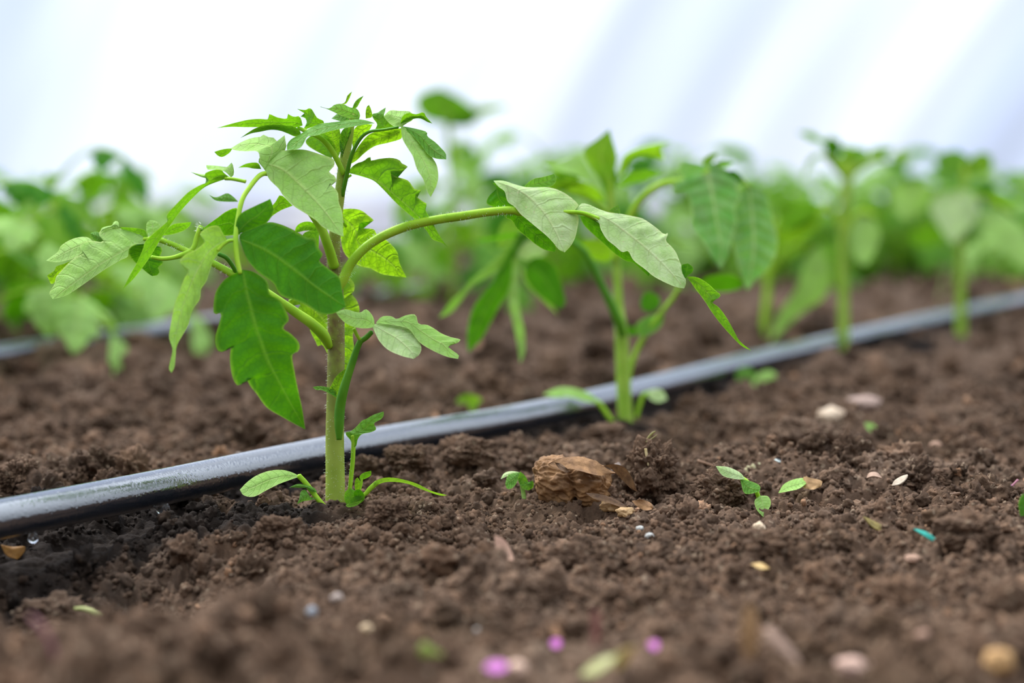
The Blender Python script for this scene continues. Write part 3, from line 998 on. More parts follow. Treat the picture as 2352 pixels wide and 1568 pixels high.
SH(Pl, Z2, [(920, 430), (850, 425), (790, 445), (765, 490), (778, 525), (812, 572), (870, 622), (930, 672), (960, 690)],
   [(920, 430), (960, 460), (1025, 448), (1042, 490), (1018, 548), (1052, 572), (1040, 598), (1010, 620), (1022, 658), (1000, 685), (960, 690)], 'deep', dd=(3, 2), dA=3, dB=3)
SH(Pl, Z2, [(290, 568), (240, 590), (175, 612), (160, 645), (100, 685)], [(290, 568), (250, 640), (190, 700), (140, 760), (100, 685)], 'young', dd=(6, 6), dA=0, dB=4)
SH(Pl, Z2, [(1680, 350), (1560, 362), (1500, 372), (1420, 345), (1345, 325)], [(1680, 350), (1690, 240), (1660, 135), (1570, 160), (1500, 210), (1430, 260), (1380, 300), (1345, 325)], 'deep', dd=(3, 0), dA=4, dB=-4)
SH(Pl, Z1, [(580, 1280), (650, 1210), (740, 1150), (845, 1108)], [(580, 1280), (600, 1180), (690, 1080), (740, 1015), (845, 1108)], 'leaf', dd=(2, 5), dA=2, dB=-3)

# --- leaf behind the stem (bright underside)
BL = LS(P1, [(768, 640, 8, 5), (740, 650, 14, 5), (700, 672, 18, 4.5), (665, 692, 20, 4)])
SH(BL, Z3, [(560, 745), (530, 765), (545, 790), (600, 782), (585, 815), (650, 860), (660, 940), (690, 1000), (705, 1032), (738, 1030), (800, 1150), (872, 1222)],
   [(560, 745), (700, 700), (820, 620), (885, 612), (912, 640), (926, 660), (922, 705), (905, 712), (935, 750), (952, 790), (955, 830), (925, 860), (935, 920), (915, 960), (922, 1040), (905, 1090), (895, 1150), (872, 1222)],
   'young', dd=(18, 12), dA=3, dB=4, quilt=.9, mid=[(720, 850), (810, 1020)])
# leaf to the right behind the arching stalk
BR = LS(P1, [(772, 470, 2, 4), (782, 500, 9, 4), (795, 520, 13, 3.5)])
SH(BR, None, [(783, 500), (782, 540), (788, 575), (806, 598), (830, 612), (850, 616), (880, 630), (934, 637)],
   [(783, 500), (784, 482), (810, 479), (830, 483), (845, 494), (859, 507), (842, 509), (826, 512), (828, 523), (858, 526), (867, 540), (890, 553), (912, 578), (918, 605), (934, 637)],
   'young', dd=(13, 16), dA=4, dB=-4, quilt=.9)
SH(BR, Z1, [(1062, 1330), (1060, 1290), (1030, 1262), (980, 1246), (920, 1256), (875, 1290), (858, 1345)], [(1062, 1330), (960, 1325), (900, 1338), (858, 1345)], 'leaf', dd=(8, 10), dA=-3, dB=0)
SH(BR, Z1, [(1075, 1330), (1060, 1560), (1010, 1520), (985, 1450), (930, 1400), (925, 1370)], [(1075, 1330), (1000, 1325), (950, 1340), (925, 1370)], 'leaf', dd=(8, 10), dA=2, dB=0)

# --- right middle leaf, sharp underside
RM = LS(P1, [(790, 420, 0, 3.5), (797, 408, 1, 3.5), (806, 402, 2, 3)])
SH(RM, Z1, [(1335, 825), (1440, 852), (1550, 892), (1640, 975), (1740, 1080), (1840, 1170), (1940, 1252), (2005, 1320), (2060, 1400), (2140, 1430), (2192, 1468)],
   [(1335, 825), (1345, 785), (1400, 740), (1460, 720), (1518, 678), (1525, 715), (1600, 700), (1700, 692), (1770, 710), (1800, 745), (1848, 765), (1800, 802), (1740, 800), (1685, 815), (1760, 860), (1850, 890), (1905, 965), (1958, 968), (1955, 990), (1912, 1015), (1960, 1060), (2020, 1098), (1995, 1130), (2040, 1220), (2085, 1300), (2130, 1380), (2192, 1468)],
   'leaf', dd=(2, 3), dA=5, dB=-7, mid=[(1500, 855), (1700, 990), (1900, 1170), (2060, 1340)], quilt=.5)

# --- crown
CR = LS(P1, [(800, 300, 0, 6), (806, 278, 0, 5), (812, 262, 0, 3)], name='shoot_tip')
UL = LS(P1, [(790, 400, -4, 6), (765, 350, -6, 7), (738, 318, -8, 6), (700, 300, -6, 5), (685, 294, -4, 4)])
SH(UL, Z1, [(930, 410), (860, 430), (740, 432), (600, 425), (450, 425), (300, 422), (183, 432)],
   [(930, 410), (915, 350), (895, 328), (860, 335), (830, 325), (798, 308), (795, 350), (720, 342), (670, 322), (638, 310), (632, 355), (560, 352), (470, 358), (400, 372), (300, 397), (183, 432)], 'leaf', dd=(-6, -2), dA=4, dB=-7)
SH(UL, Z1, [(915, 480), (870, 508), (800, 480), (730, 455), (650, 448), (560, 465), (480, 480), (385, 520)],
   [(915, 480), (900, 450), (840, 412), (740, 402), (620, 405), (540, 425), (480, 455), (385, 520)], 'leaf', dd=(-8, -6), dA=5, dB=-5)
SH(UL, Z1, [(1115, 400), (1010, 425), (940, 445), (965, 385), (950, 345), (905, 330), (960, 322), (935, 298), (880, 265)],
   [(1115, 400), (1110, 370), (1060, 345), (1035, 310), (1010, 270), (985, 260), (950, 275), (880, 265)], 'leaf', dd=(-6, -4), dA=3, dB=-5)
SH(UL, Z1, [(1560, 390), (1440, 408), (1300, 432), (1160, 462), (1050, 497), (975, 507), (945, 555), (900, 612), (795, 625)],
   [(1560, 390), (1480, 365), (1400, 355), (1300, 368), (1180, 383), (1080, 395), (1000, 430), (900, 490), (830, 530), (795, 575), (795, 625)], 'leaf', dd=(-8, -20), dA=-5, dB=6)
ur = [(1085, 245), (1160, 262), (1210, 228), (1280, 222), (1340, 252), (1400, 262), (1430, 312), (1425, 350)]
SH(CR, Z1, [(1425, 350), (1330, 345), (1240, 312), (1190, 288), (1130, 262), (1085, 250)], ur[::-1], 'young', dd=(0, -8), dA=-4, dB=5, name='young_leaf')
SH(CR, Z1, [(1430, 370), (1400, 300), (1380, 260), (1300, 260), (1240, 300), (1180, 350)], [(1430, 370), (1360, 400), (1280, 380), (1180, 350)], 'leaf', dd=(2, 2), dA=3, dB=-3, name='young_leaf')
SH(CR, Z1, [(1262, 225), (1300, 205), (1320, 150), (1362, 112)], [(1262, 225), (1305, 222), (1335, 180), (1362, 112)], 'young', dd=(2, 3), dA=0, dB=1, name='young_leaf')
SH(CR, Z1, [(1362, 262), (1380, 215), (1410, 180), (1462, 150)], [(1362, 262), (1400, 255), (1430, 205), (1462, 150)], 'leaf', dd=(0, 1), dA=0, dB=1, name='young_leaf')
SH(CR, Z1, [(1480, 350), (1478, 300), (1488, 250), (1508, 230)], [(1480, 350), (1535, 335), (1528, 275), (1508, 230)], 'young', dd=(-2, -3), dA=0, dB=1, name='young_leaf')
SH(CR, Z1, [(1770, 440), (1640, 455), (1560, 455), (1580, 400), (1545, 350), (1535, 310), (1580, 300), (1610, 280), (1655, 252)],
   [(1770, 440), (1730, 400), (1690, 380), (1640, 330), (1648, 290), (1655, 252)], 'leaf', dd=(-2, 0), dA=4, dB=-3, name='young_leaf')
SH(CR, Z1, [(1540, 400), (1500, 470), (1440, 520), (1400, 600), (1370, 620)], [(1540, 400), (1440, 400), (1380, 440), (1360, 540), (1370, 620)], 'young', dd=(2, 3), dA=2, dB=-2, name='young_leaf')
SH(CR, Z1, [(1180, 700), (1060, 640), (980, 590), (955, 545), (1000, 500)], [(1180, 700), (1215, 600), (1160, 480), (1090, 440), (1000, 500)], 'leaf', dd=(3, 6), dA=3, dB=-3, name='young_leaf')
SH(CR, Z1, [(1235, 700), (1180, 640), (1120, 540), (1130, 440), (1180, 380)], [(1235, 700), (1270, 600), (1260, 480), (1240, 420), (1180, 380)], 'young', dd=(2, -2), dA=2, dB=-4, name='young_leaf')
SH(CR, Z1, [(1270, 700), (1250, 560), (1270, 460), (1340, 400)], [(1270, 700), (1340, 600), (1360, 500), (1340, 400)], 'leaf', dd=(-3, -4), dA=1, dB=2, name='young_leaf')
UR = LS(P1, [(786, 450, -2, 5), (797, 400, -5, 5), (808, 355, -8, 4.5), (828, 318, -10, 4), (850, 302, -12, 3.5), (880, 298, -14, 3), (915, 292, -16, 3)], 'petiole_dark')
SH(UR, Z1, [(1795, 430), (1800, 500), (1780, 530), (1680, 560), (1560, 590), (1470, 650), (1400, 715), (1340, 750)], [(1795, 430), (1750, 440), (1640, 450), (1520, 480), (1440, 560), (1380, 650), (1340, 750)], 'young', dd=(-4, 0), dA=6, dB=-4, quilt=.8)
SH(UR, Z1, [(1790, 425), (1720, 415), (1665, 370), (1635, 330)], [(1790, 425), (1850, 382), (1900, 352), (1870, 290), (1760, 282), (1690, 278), (1635, 330)], 'pale', dd=(-15, -10), dA=0, dB=4)
SH(UR, Z1, [(1780, 395), (1850, 375), (1900, 352), (1960, 350), (2020, 380), (2060, 392)], [(1780, 395), (1800, 330), (1850, 300), (1920, 312), (1985, 292), (2000, 325), (2030, 360), (2060, 392)], 'leaf', dd=(-14, -16), dA=-1, dB=-5)
SH(UR, Z1, [(1785, 415), (1798, 520), (1840, 600), (1890, 680), (1925, 790), (1980, 880), (2015, 985), (2045, 1032)],
   [(1785, 415), (1850, 440), (1930, 500), (1990, 600), (2060, 690), (2100, 760), (2112, 850), (2100, 920), (2070, 985), (2045, 1032)], 'pale', dd=(-16, -27), dA=-5, dB=4)
SH(UR, Z1, [(1790, 415), (1880, 490), (1960, 580), (2030, 670), (2100, 700), (2182, 705)],
   [(1790, 415), (1850, 425), (1925, 440), (2010, 466), (2018, 505), (2085, 555), (2140, 610), (2178, 655), (2182, 705)], 'leaf', dd=(-15, -20), dA=-2, dB=5)

# --- long right-hand stalk with two big leaflets
RA = LS(P1, [(775, 668, -4, 8), (788, 642, -4, 12), (800, 615, -4, 11.5), (820, 587, -4, 11), (850, 560, -3, 11), (890, 537, -2, 11), (940, 518, 0, 11), (1000, 505, 0, 10.5), (1060, 496, 1, 10.5), (1120, 487, 1, 10), (1175, 483, 1, 9.5), (1200, 490, 2, 7), (1260, 488, 4, 5), (1330, 488, 4, 5), (1375, 503, 4, 6)])
hairs_on('stalk_hairs', RA, D1, [(788, 642, -4, 12), (850, 560, -3, 11), (940, 518, 0, 11), (1060, 496, 1, 10.5), (1175, 483, 1, 9.5)], 420, .0011)
SH(RA, Z5, [(410, 138), (445, 180), (490, 215), (510, 285), (560, 322), (600, 372), (660, 422), (720, 472), (780, 522), (830, 572), (870, 622), (912, 645)],
   [(410, 138), (480, 138), (560, 163), (640, 183), (740, 183), (820, 188), (900, 218), (960, 258), (1012, 312), (985, 345), (1012, 400), (1002, 480), (985, 545), (955, 600), (912, 645)],
   'white', dd=(4, -4), dA=-5, dB=9, mid=[(600, 210), (740, 330), (840, 480)], quilt=.5, curl=.6)
SH(RA, Z5, [(400, 150), (438, 195), (400, 222), (370, 258), (362, 300), (420, 325), (490, 340), (490, 392), (540, 420), (580, 482), (640, 532), (700, 582), (770, 625), (845, 640)],
   [(400, 150), (480, 180), (560, 290), (640, 380), (720, 450), (800, 530), (848, 600), (845, 640)], 'deep', dd=(10, 2), dA=4, dB=-6, quilt=.6)
SH(RA, Z5, [(620, 190), (655, 150), (700, 122), (750, 112), (800, 100), (838, 88)], [(620, 190), (700, 190), (780, 187), (838, 165), (855, 125), (838, 88)], 'leaf', dd=(6, 12), dA=0, dB=0)
SH(RA, Z5, [(1000, 340), (1020, 375), (1090, 392), (1150, 420), (1168, 480), (1210, 550), (1270, 600), (1320, 642), (1362, 635), (1400, 700), (1480, 762), (1540, 812), (1620, 855), (1700, 888), (1758, 898)],
   [(1000, 340), (1030, 300), (1080, 305), (1160, 340), (1230, 362), (1300, 370), (1400, 390), (1470, 408), (1560, 470), (1615, 515), (1645, 508), (1628, 560), (1665, 600), (1700, 645), (1722, 700), (1745, 760), (1770, 850), (1758, 898)],
   'white', dd=(6, -2), dA=-6, dB=9, mid=[(1200, 400), (1360, 510), (1530, 650), (1660, 780)], quilt=.5, curl=.6)
SH(RA, Z5, [(1225, 352), (1250, 330), (1292, 308)], [(1225, 352), (1302, 372), (1292, 308)], 'leaf', dd=(8, 10))
SH(RA, Z5, [(1020, 385), (1050, 450), (1130, 530), (1200, 592), (1280, 662), (1350, 706), (1400, 718), (1480, 790), (1505, 812)],
   [(1020, 385), (1090, 395), (1180, 460), (1260, 560), (1340, 620), (1400, 680), (1460, 730), (1512, 790), (1505, 812)], 'deep', dd=(10, 4), dA=4, dB=-6, quilt=.6)
SH(RA, Z5, [(1750, 850), (1745, 790), (1738, 735), (1785, 722)], [(1750, 850), (1785, 805), (1815, 785), (1820, 750), (1785, 722)], 'deep', dd=(2, 3))
SH(RA, Z5, [(1775, 815), (1840, 905), (1900, 985), (1950, 1062), (2010, 1142), (2080, 1222), (2160, 1302), (2232, 1338)],
   [(1775, 815), (1850, 820), (1920, 860), (1975, 910), (2015, 945), (1990, 972), (1935, 985), (2000, 1030), (2060, 1110), (2110, 1200), (2150, 1270), (2232, 1338)],
   'leaf', dd=(0, -3), dA=3, dB=-5)

# --- low right shoot
SB = LS(P1, [(779, 1010, -19, 6), (779, 975, -19, 11), (781, 935, -19, 12), (788, 900, -20, 11), (798, 866, -20, 9.5), (810, 830, -20, 8.5), (820, 800, -20, 7.5), (829, 780, -20, 7)], 'petiole_dark')
LS(SB, [(829, 783, -20, 6), (842, 774, -20, 6), (854, 762, -20, 5.5)], 'petiole_dark', name='leaflet_stalk')
LS(SB, [(829, 783, -20, 4), (820, 770, -22, 4), (813, 755, -24, 4)], name='leaflet_stalk')
SH(SB, Z4, [(965, 200), (950, 218), (870, 222), (790, 200), (735, 160), (698, 112)], [(965, 200), (962, 160), (940, 118), (905, 90), (870, 112), (830, 108), (760, 90), (698, 112)], 'pale', dd=(-22, -32), dA=-3, dB=4)
SH(SB, Z4, [(945, 200), (968, 250), (1000, 312), (1060, 372), (1150, 412), (1235, 434)], [(945, 200), (1000, 185), (1060, 190), (1130, 200), (1200, 220), (1245, 275), (1290, 350), (1275, 405), (1235, 434)], 'white', dd=(-20, -30), dA=-4, dB=5)
SH(SB, Z4, [(975, 185), (1100, 200), (1200, 225), (1250, 285), (1290, 330), (1380, 382), (1470, 420), (1545, 434)],
   [(975, 185), (1015, 142), (1080, 138), (1120, 158), (1180, 133), (1250, 128), (1270, 190), (1330, 198), (1385, 228), (1430, 258), (1500, 285), (1562, 300), (1530, 328), (1465, 332), (1500, 372), (1548, 405), (1545, 434)], 'pale', dd=(-20, -24), dA=-4, dB=5)
SH(P1, Z4, [(705, 700), (650, 672), (600, 650), (560, 648), (538, 628)], [(705, 700), (690, 640), (640, 630), (590, 622), (538, 628)], 'leaf', dd=(-16, -15), dA=-1, dB=1, name='young_leaf')
SH(P1, Z4, [(700, 705), (650, 660), (675, 600), (700, 555), (745, 515), (792, 488)], [(700, 705), (735, 640), (745, 580), (775, 530), (792, 488)], 'young', dd=(-16, -14), dA=0, dB=2, name='young_leaf')
# upright side sprout
SP = LS(P1, [(803, 1128, 2, 4.5), (806, 1100, 2, 5), (810, 1060, 2, 5), (812, 1020, 2, 5), (811, 1000, 2, 5)], n=8)
hairs_on('stalk_hairs', SP, D1, [(803, 1128, 2, 4.5), (812, 1010, 2, 5)], 60, .0007)
SH(SP, Z4, [(812, 1045), (800, 1000), (768, 960), (768, 940), (800, 935), (835, 908), (880, 860), (905, 852), (960, 820), (1028, 798)],
   [(812, 1045), (838, 1040), (850, 990), (880, 955), (940, 942), (978, 920), (962, 880), (1010, 852), (1030, 822), (1028, 798)], 'leaf', dd=(2, 0), dA=3, dB=-3)
# seed leaves
CL = LS(P1, [(752, 1170, -6, 6), (736, 1153, -8, 6), (718, 1130, -8, 6), (703, 1110, -8, 6), (686, 1092, -8, 6)], n=8, name='seed_leaf_stalk')
SH(CL, Z4, [(450, 1248), (380, 1272), (300, 1302), (220, 1342), (130, 1388), (60, 1378), (33, 1340)], [(450, 1248), (400, 1222), (330, 1203), (240, 1208), (150, 1240), (80, 1290), (33, 1340)], 'pale', dd=(-8, -14), dA=-4, dB=4, name='seed_leaf', quilt=.05)
SH(P1, Z4, [(570, 1360), (520, 1350), (500, 1330), (440, 1325), (372, 1325)], [(570, 1360), (545, 1325), (480, 1305), (430, 1300), (372, 1325)], 'leaf', dd=(-10, -12), dB=2, name='young_leaf')
SH(P1, Z4, [(575, 1400), (520, 1412), (470, 1420), (428, 1440)], [(575, 1400), (520, 1390), (490, 1340), (455, 1352), (445, 1400), (428, 1440)], 'leaf', dd=(-10, -14), dB=2, name='young_leaf')
CRt = LS(P1, [(800, 1150, -6, 5), (836, 1136, -6, 5), (850, 1122, -6, 6), (866, 1108, -6, 6)], n=8, name='seed_leaf_stalk')
SH(CRt, Z4, [(960, 1325), (1020, 1292), (1100, 1285), (1200, 1300), (1300, 1340), (1420, 1380), (1468, 1377)], [(960, 1325), (960, 1290), (1010, 1262), (1080, 1255), (1160, 1268), (1260, 1298), (1360, 1348), (1468, 1377)], 'pale', dd=(-6, -2), dA=3, dB=-3, name='seed_leaf', quilt=.05)
for (A, B, dd, mt) in [
    ([(770, 1440), (755, 1400), (765, 1350), (800, 1330)], [(770, 1440), (810, 1440), (840, 1390), (835, 1350), (800, 1330)], -9, 'leaf'),
    ([(800, 1445), (800, 1400), (850, 1380), (900, 1385)], [(800, 1445), (850, 1440), (890, 1415), (900, 1385)], -11, 'leaf'),
    ([(830, 1400), (820, 1360), (850, 1335), (880, 1350)], [(830, 1400), (870, 1400), (895, 1380), (880, 1350)], -12, 'deep'),
    ([(868, 1275), (862, 1250), (885, 1225), (942, 1208)], [(868, 1275), (905, 1262), (940, 1240), (942, 1208)], -6, 'leaf'),
    ([(830, 1340), (828, 1300), (835, 1265), (850, 1255)], [(830, 1340), (860, 1335), (870, 1290), (850, 1255)], -7, 'young'),
    ([(765, 1450), (790, 1462), (850, 1445), (880, 1410)], [(765, 1450), (790, 1430), (850, 1420), (880, 1410)], -12, 'young')]:
    SH(P1, Z4, A, B, mt, dd=(dd, dd - 2), dB=2, dA=-1, name='young_leaf', quilt=.2)
LS(P1, [(825, 1130, -6, 3), (830, 1112, -6, 3), (831, 1098, -6, 3)], n=6, name='side_shoot')

# ------------------------------------------------------------------ second seedling
b2 = gpt(1437, 972, .0005)
D2 = depth_of(b2)
P2 = empty('tomato_seedling', b2, 'forked tomato seedling second along the pipe, its big spotted leaf drooping at right', 'seedling', 'tomato seedlings along the front pipe')
pts = [(1438, 992, 0, 18), (1436, 950, 0, 17), (1432, 880, 0, 16.5), (1429, 800, 0, 16), (1426, 750, 0, 14), (1421, 700, 2, 11), (1417, 620, 3, 10), (1412, 540, 3, 9.5), (1406, 480, 2, 9.5), (1402, 440, 2, 8), (1400, 400, 2, 6)]
stalk('stem', P2, D2, pts, M['stem2'], n=16)
hairs_on('stem_hairs', P2, D2, pts[:8], 400, .0013, rr=.00006)
def L2(pts, mat='petiole', zone=None, parent=None, name='leaf_stalk'): return stalk(name, parent or P2, D2, pts, M[mat], zone, n=8)
def S2(parent, zone, A, B, mat='leaf', name='leaflet', **kw): return sheet(name, parent, D2, A, B, mat, zone=zone, **kw)

VL = L2([(1430, 770, -8, 10), (1420, 735, -12, 11), (1402, 695, -14, 10), (1380, 650, -16, 8.5), (1357, 601, -18, 7.5), (1335, 570, -18, 7), (1290, 540, -14, 6), (1240, 528, -10, 6), (1200, 535, -8, 5.5), (1185, 560, -8, 5), (1180, 590, -8, 4)], 'petiole_dark')
S2(VL, Z5, [(620, 512), (560, 535), (480, 550), (400, 560), (330, 570), (285, 552)], [(620, 512), (560, 505), (470, 520), (400, 535), (285, 552)], 'deep', dd=(-8, -10), dA=3, dB=-3)
S2(VL, Z5, [(540, 590), (430, 680), (330, 770), (260, 830), (180, 920), (100, 1000), (25, 1105)], [(540, 590), (520, 680), (450, 770), (350, 830), (260, 880), (180, 990), (110, 1070), (25, 1105)], 'young', dd=(-6, -12), dA=3, dB=-3)
S2(VL, Z5, [(545, 600), (470, 720), (400, 860), (300, 980), (250, 1080), (225, 1220), (232, 1350)], [(545, 600), (540, 760), (520, 900), (460, 1010), (390, 1140), (320, 1260), (232, 1350)], 'deep', dd=(-8, -12), dA=-2, dB=3)
S2(VL, Z5, [(560, 600), (530, 800), (520, 1000), (550, 1150), (580, 1300), (600, 1430)], [(560, 600), (590, 750), (590, 930), (600, 1060), (630, 1200), (632, 1340), (600, 1430)], 'pale', dd=(-6, -8), dA=2, dB=-2)
S2(VL, Z5, [(640, 735), (640, 830), (700, 920), (790, 990), (880, 1045)], [(640, 735), (700, 680), (790, 690), (850, 740), (875, 820), (900, 900), (918, 1000), (880, 1045)], 'deep', dd=(-6, -10), dA=2, dB=-3)
S2(VL, Z5, [(580, 680), (590, 630), (640, 570), (720, 545)], [(580, 680), (660, 700), (740, 680), (790, 630), (720, 545)], 'white', dd=(-6, 0), dA=-3, dB=3)
S2(VL, Z5, [(450, 620), (440, 520), (480, 430), (540, 400)], [(450, 620), (520, 610), (600, 560), (610, 460), (540, 400)], 'young', dd=(-4, 2), dA=2, dB=-3)
S2(VL, Z5, [(600, 740), (640, 860), (760, 990), (870, 1090)], [(600, 740), (660, 800), (790, 960), (870, 1090)], 'pale', dd=(8, 6), dA=2, dB=-2)
UR2 = L2([(1412, 600, 0, 7), (1430, 540, -4, 8), (1453, 487, -8, 9), (1476, 454, -10, 9), (1513, 427, -12, 8.5), (1560, 417, -14, 8), (1600, 410, -16, 6), (1628, 390, -16, 5)])
S2(UR2, Z7, [(210, 262), (140, 245), (70, 235), (45, 300), (75, 340), (10, 380), (20, 430), (80, 420), (112, 465), (130, 555), (118, 615), (160, 680), (200, 720), (240, 800), (302, 885)],
   [(210, 262), (250, 245), (330, 280), (380, 300), (432, 335), (410, 370), (400, 400), (420, 450), (385, 520), (398, 590), (370, 700), (345, 800), (302, 885)],
   'speck', dd=(-16, -30), dA=-3, dB=4, mid=[(245, 400), (270, 560), (300, 720)], quilt=.8)
S2(UR2, Z7, [(200, 280), (195, 230), (230, 200), (288, 185)], [(200, 280), (240, 250), (265, 225), (288, 185)], 'young', dd=(-15, -12))
S2(UR2, Z7, [(225, 280), (260, 250), (300, 235), (382, 245)], [(225, 280), (300, 275), (345, 268), (382, 245)], 'leaf', dd=(-15, -14), dB=3)
S2(UR2, Z7, [(340, 300), (380, 290), (430, 330), (435, 370)], [(340, 300), (350, 340), (390, 385), (435, 370)], 'deep', dd=(-15, -14), dB=3)
L2([(1628, 390, -14, 4.5), (1660, 400, -8, 4.5), (1700, 410, -4, 4.5), (1722, 430, -2, 4)], parent=UR2, name='leaflet_stalk')
S2(UR2, Z7, [(470, 390), (400, 420), (385, 480), (378, 560), (360, 660), (375, 740), (400, 850), (430, 930), (462, 1012)],
   [(470, 390), (540, 400), (580, 440), (600, 520), (620, 610), (642, 700), (630, 800), (575, 895), (510, 950), (462, 1012)],
   'speck', dd=(-2, -14), dA=-3, dB=4, mid=[(490, 560), (500, 740), (480, 900)], quilt=.8)
S2(UR2, Z7, [(0, 680), (60, 720), (100, 760), (180, 770)], [(0, 680), (-20, 740), (60, 770), (180, 770)], 'pale', dd=(-10, -12), dB=-3)
# top leaves
UT = L2([(1402, 470, 2, 5), (1400, 430, 0, 5), (1398, 400, 0, 4)], name='shoot_tip')
S2(UT, Z6, [(645, 320), (590, 265), (555, 220), (528, 170), (530, 130), (590, 88), (652, 36)], [(645, 320), (680, 240), (690, 170), (668, 90), (652, 36)], 'young', dd=(0, 2), dA=3, dB=-4, name='young_leaf')
S2(UT, Z6, [(690, 300), (705, 220), (730, 165), (800, 130), (880, 110), (968, 98)], [(690, 300), (730, 250), (765, 180), (830, 165), (925, 190), (915, 130), (968, 98)], 'young', dd=(0, -2), dA=-4, dB=4, name='young_leaf')
S2(UT, Z6, [(560, 290), (450, 255), (380, 238), (318, 205)], [(560, 290), (540, 220), (510, 175), (478, 168), (400, 200), (318, 205)], 'pale', dd=(-2, -6), dA=-4, dB=4, name='young_leaf')
S2(UT, Z6, [(640, 400), (560, 380), (480, 350), (400, 340), (330, 350)], [(640, 400), (600, 340), (520, 300), (430, 290), (330, 350)], 'young', dd=(4, 2), dA=4, dB=-4, name='young_leaf')
S2(UT, Z6, [(650, 420), (610, 300), (580, 240), (620, 190)], [(650, 420), (690, 300), (680, 230), (620, 190)], 'leaf', dd=(4, 4), dA=2, dB=-2, name='young_leaf')
S2(UT, Z6, [(690, 330), (740, 260), (820, 240), (920, 245)], [(690, 330), (760, 310), (840, 290), (920, 245)], 'leaf', dd=(4, 2), dA=-3, dB=3, name='young_leaf')
S2(UT, Z6, [(380, 330), (400, 270), (350, 230), (320, 240)], [(380, 330), (480, 310), (500, 260), (430, 230), (320, 240)], 'leaf', dd=(6, 4), dA=2, dB=-2, name='young_leaf')
UL2 = L2([(1415, 560, 2, 5), (1395, 490, 4, 6), (1365, 462, 6, 6), (1330, 447, 8, 6), (1300, 440, 8, 5)])
S2(UL2, Z6, [(440, 350), (380, 340), (330, 330), (310, 270)], [(440, 350), (430, 300), (380, 260), (310, 270)], 'leaf', dd=(8, 6), dA=3, dB=-3)
S2(UL2, Z6, [(500, 620), (540, 590), (620, 600), (680, 640)], [(500, 620), (560, 680), (640, 700), (680, 640)], 'young', dd=(6, 8), dA=-2, dB=2)
# low right leaf
LR = L2([(1440, 905, 4, 7), (1447, 850, 4, 6.5), (1465, 800, 4, 6), (1492, 755, 2, 5.5), (1525, 710, 0, 5), (1545, 685, 0, 5), (1560, 662, -2, 4)])
S2(LR, Z5, [(1425, 1225), (1415, 1160), (1480, 1105), (1560, 1080), (1618, 1055)], [(1425, 1225), (1480, 1235), (1545, 1205), (1600, 1150), (1618, 1055)], 'leaf', dd=(2, 0), dA=3, dB=-3)
S2(LR, Z5, [(1460, 1050), (1448, 990), (1480, 930), (1530, 922)], [(1460, 1050), (1520, 1065), (1580, 1025), (1585, 965), (1530, 922)], 'deep', dd=(4, 4), dA=2, dB=-2)
S2(LR, Z5, [(1820, 900), (1880, 840), (1960, 805), (2080, 800), (2165, 840), (2178, 890)], [(1820, 900), (1880, 915), (1960, 925), (2080, 918), (2178, 890)], 'deep', dd=(6, 4), dA=-3, dB=3)
S2(LR, Z5, [(1400, 1240), (1360, 1220), (1345, 1180), (1380, 1160)], [(1400, 1240), (1420, 1220), (1410, 1180), (1380, 1160)], 'deep', dd=(2, 2))
C2 = L2([(1420, 985, -5, 6), (1400, 960, -8, 6), (1385, 938, -8, 6), (1372, 922, -8, 6)], name='seed_leaf_stalk')
S2(C2, Z6, [(610, 1405), (540, 1398), (460, 1376), (380, 1372), (318, 1362)], [(610, 1405), (560, 1362), (480, 1332), (400, 1328), (318, 1362)], 'pale', dd=(-8, -12), dA=-3, dB=3, name='seed_leaf', quilt=.05)
C3 = L2([(1458, 972, 2, 5), (1468, 935, 2, 5), (1478, 908, 2, 5), (1490, 902, 2, 4)], name='seed_leaf_stalk')
S2(C3, Z6, [(830, 1352), (860, 1388), (900, 1402), (942, 1385)], [(830, 1352), (880, 1335), (920, 1345), (942, 1385)], 'white', dd=(2, -3), dA=-2, dB=2, name='seed_leaf', quilt=.05)

# ------------------------------------------------------------------ further seedlings of the front row
G1 = 'tomato seedlings along the front pipe'
G2 = 'blurred seedlings in the rows behind'
TM = ('leaf', 'leaf', 'pale', 'young')
Z7b = Z7
b3 = gpt(1938, 814, .001); D3 = depth_of(b3)
p3 = empty('tomato_seedling', b3, 'slim tomato seedling with bare upright stem and small top, third along the front pipe', 'seedling', G1)
stalk('stem', p3, D3, [(1938, 830, 0, 13), (1938, 760, 0, 12.5), (1937, 660, 0, 12), (1936, 560, 0, 11), (1940, 480, 0, 11), (1946, 420, 0, 12), (1952, 390, 0, 8), (1956, 360, 0, 4)], M['stem2'], n=12)
def S3(par, A, B, mat, dd=(0, 0), dA=0, dB=0, name='leaflet', z=Z7, **k): return sheet(name, par, D3, A, B, mat, zone=z, dd=dd, dA=dA, dB=dB, **k)
def K3(pts, mat='petiole', z=Z7): return stalk('leaf_stalk', p3, D3, pts, M[mat], z, n=8)
k = K3([(1060, 330, 0, 12), (1020, 280, 0, 12), (980, 240, 0, 10), (930, 200, -3, 8)])
S3(k, [(1010, 230), (940, 190), (920, 150), (900, 130), (840, 110), (760, 60)], [(1010, 230), (1010, 150), (960, 90), (920, 110), (850, 60), (760, 60)], 'leaf', (0, -8), 5, -8)
S3(k, [(990, 200), (930, 180), (930, 120), (960, 85)], [(990, 200), (1030, 170), (1010, 110), (960, 85)], 'deep', (-6, -4), 3, -3)
S3(k, [(960, 210), (880, 190), (830, 230), (800, 300), (805, 350)], [(960, 210), (890, 215), (845, 260), (820, 310), (805, 350)], 'pale', (4, -8), -4, 4)
k = K3([(1065, 320, 0, 12), (1100, 290, 0, 10), (1160, 250, 0, 9), (1230, 215, -3, 8), (1290, 220, -3, 6)])
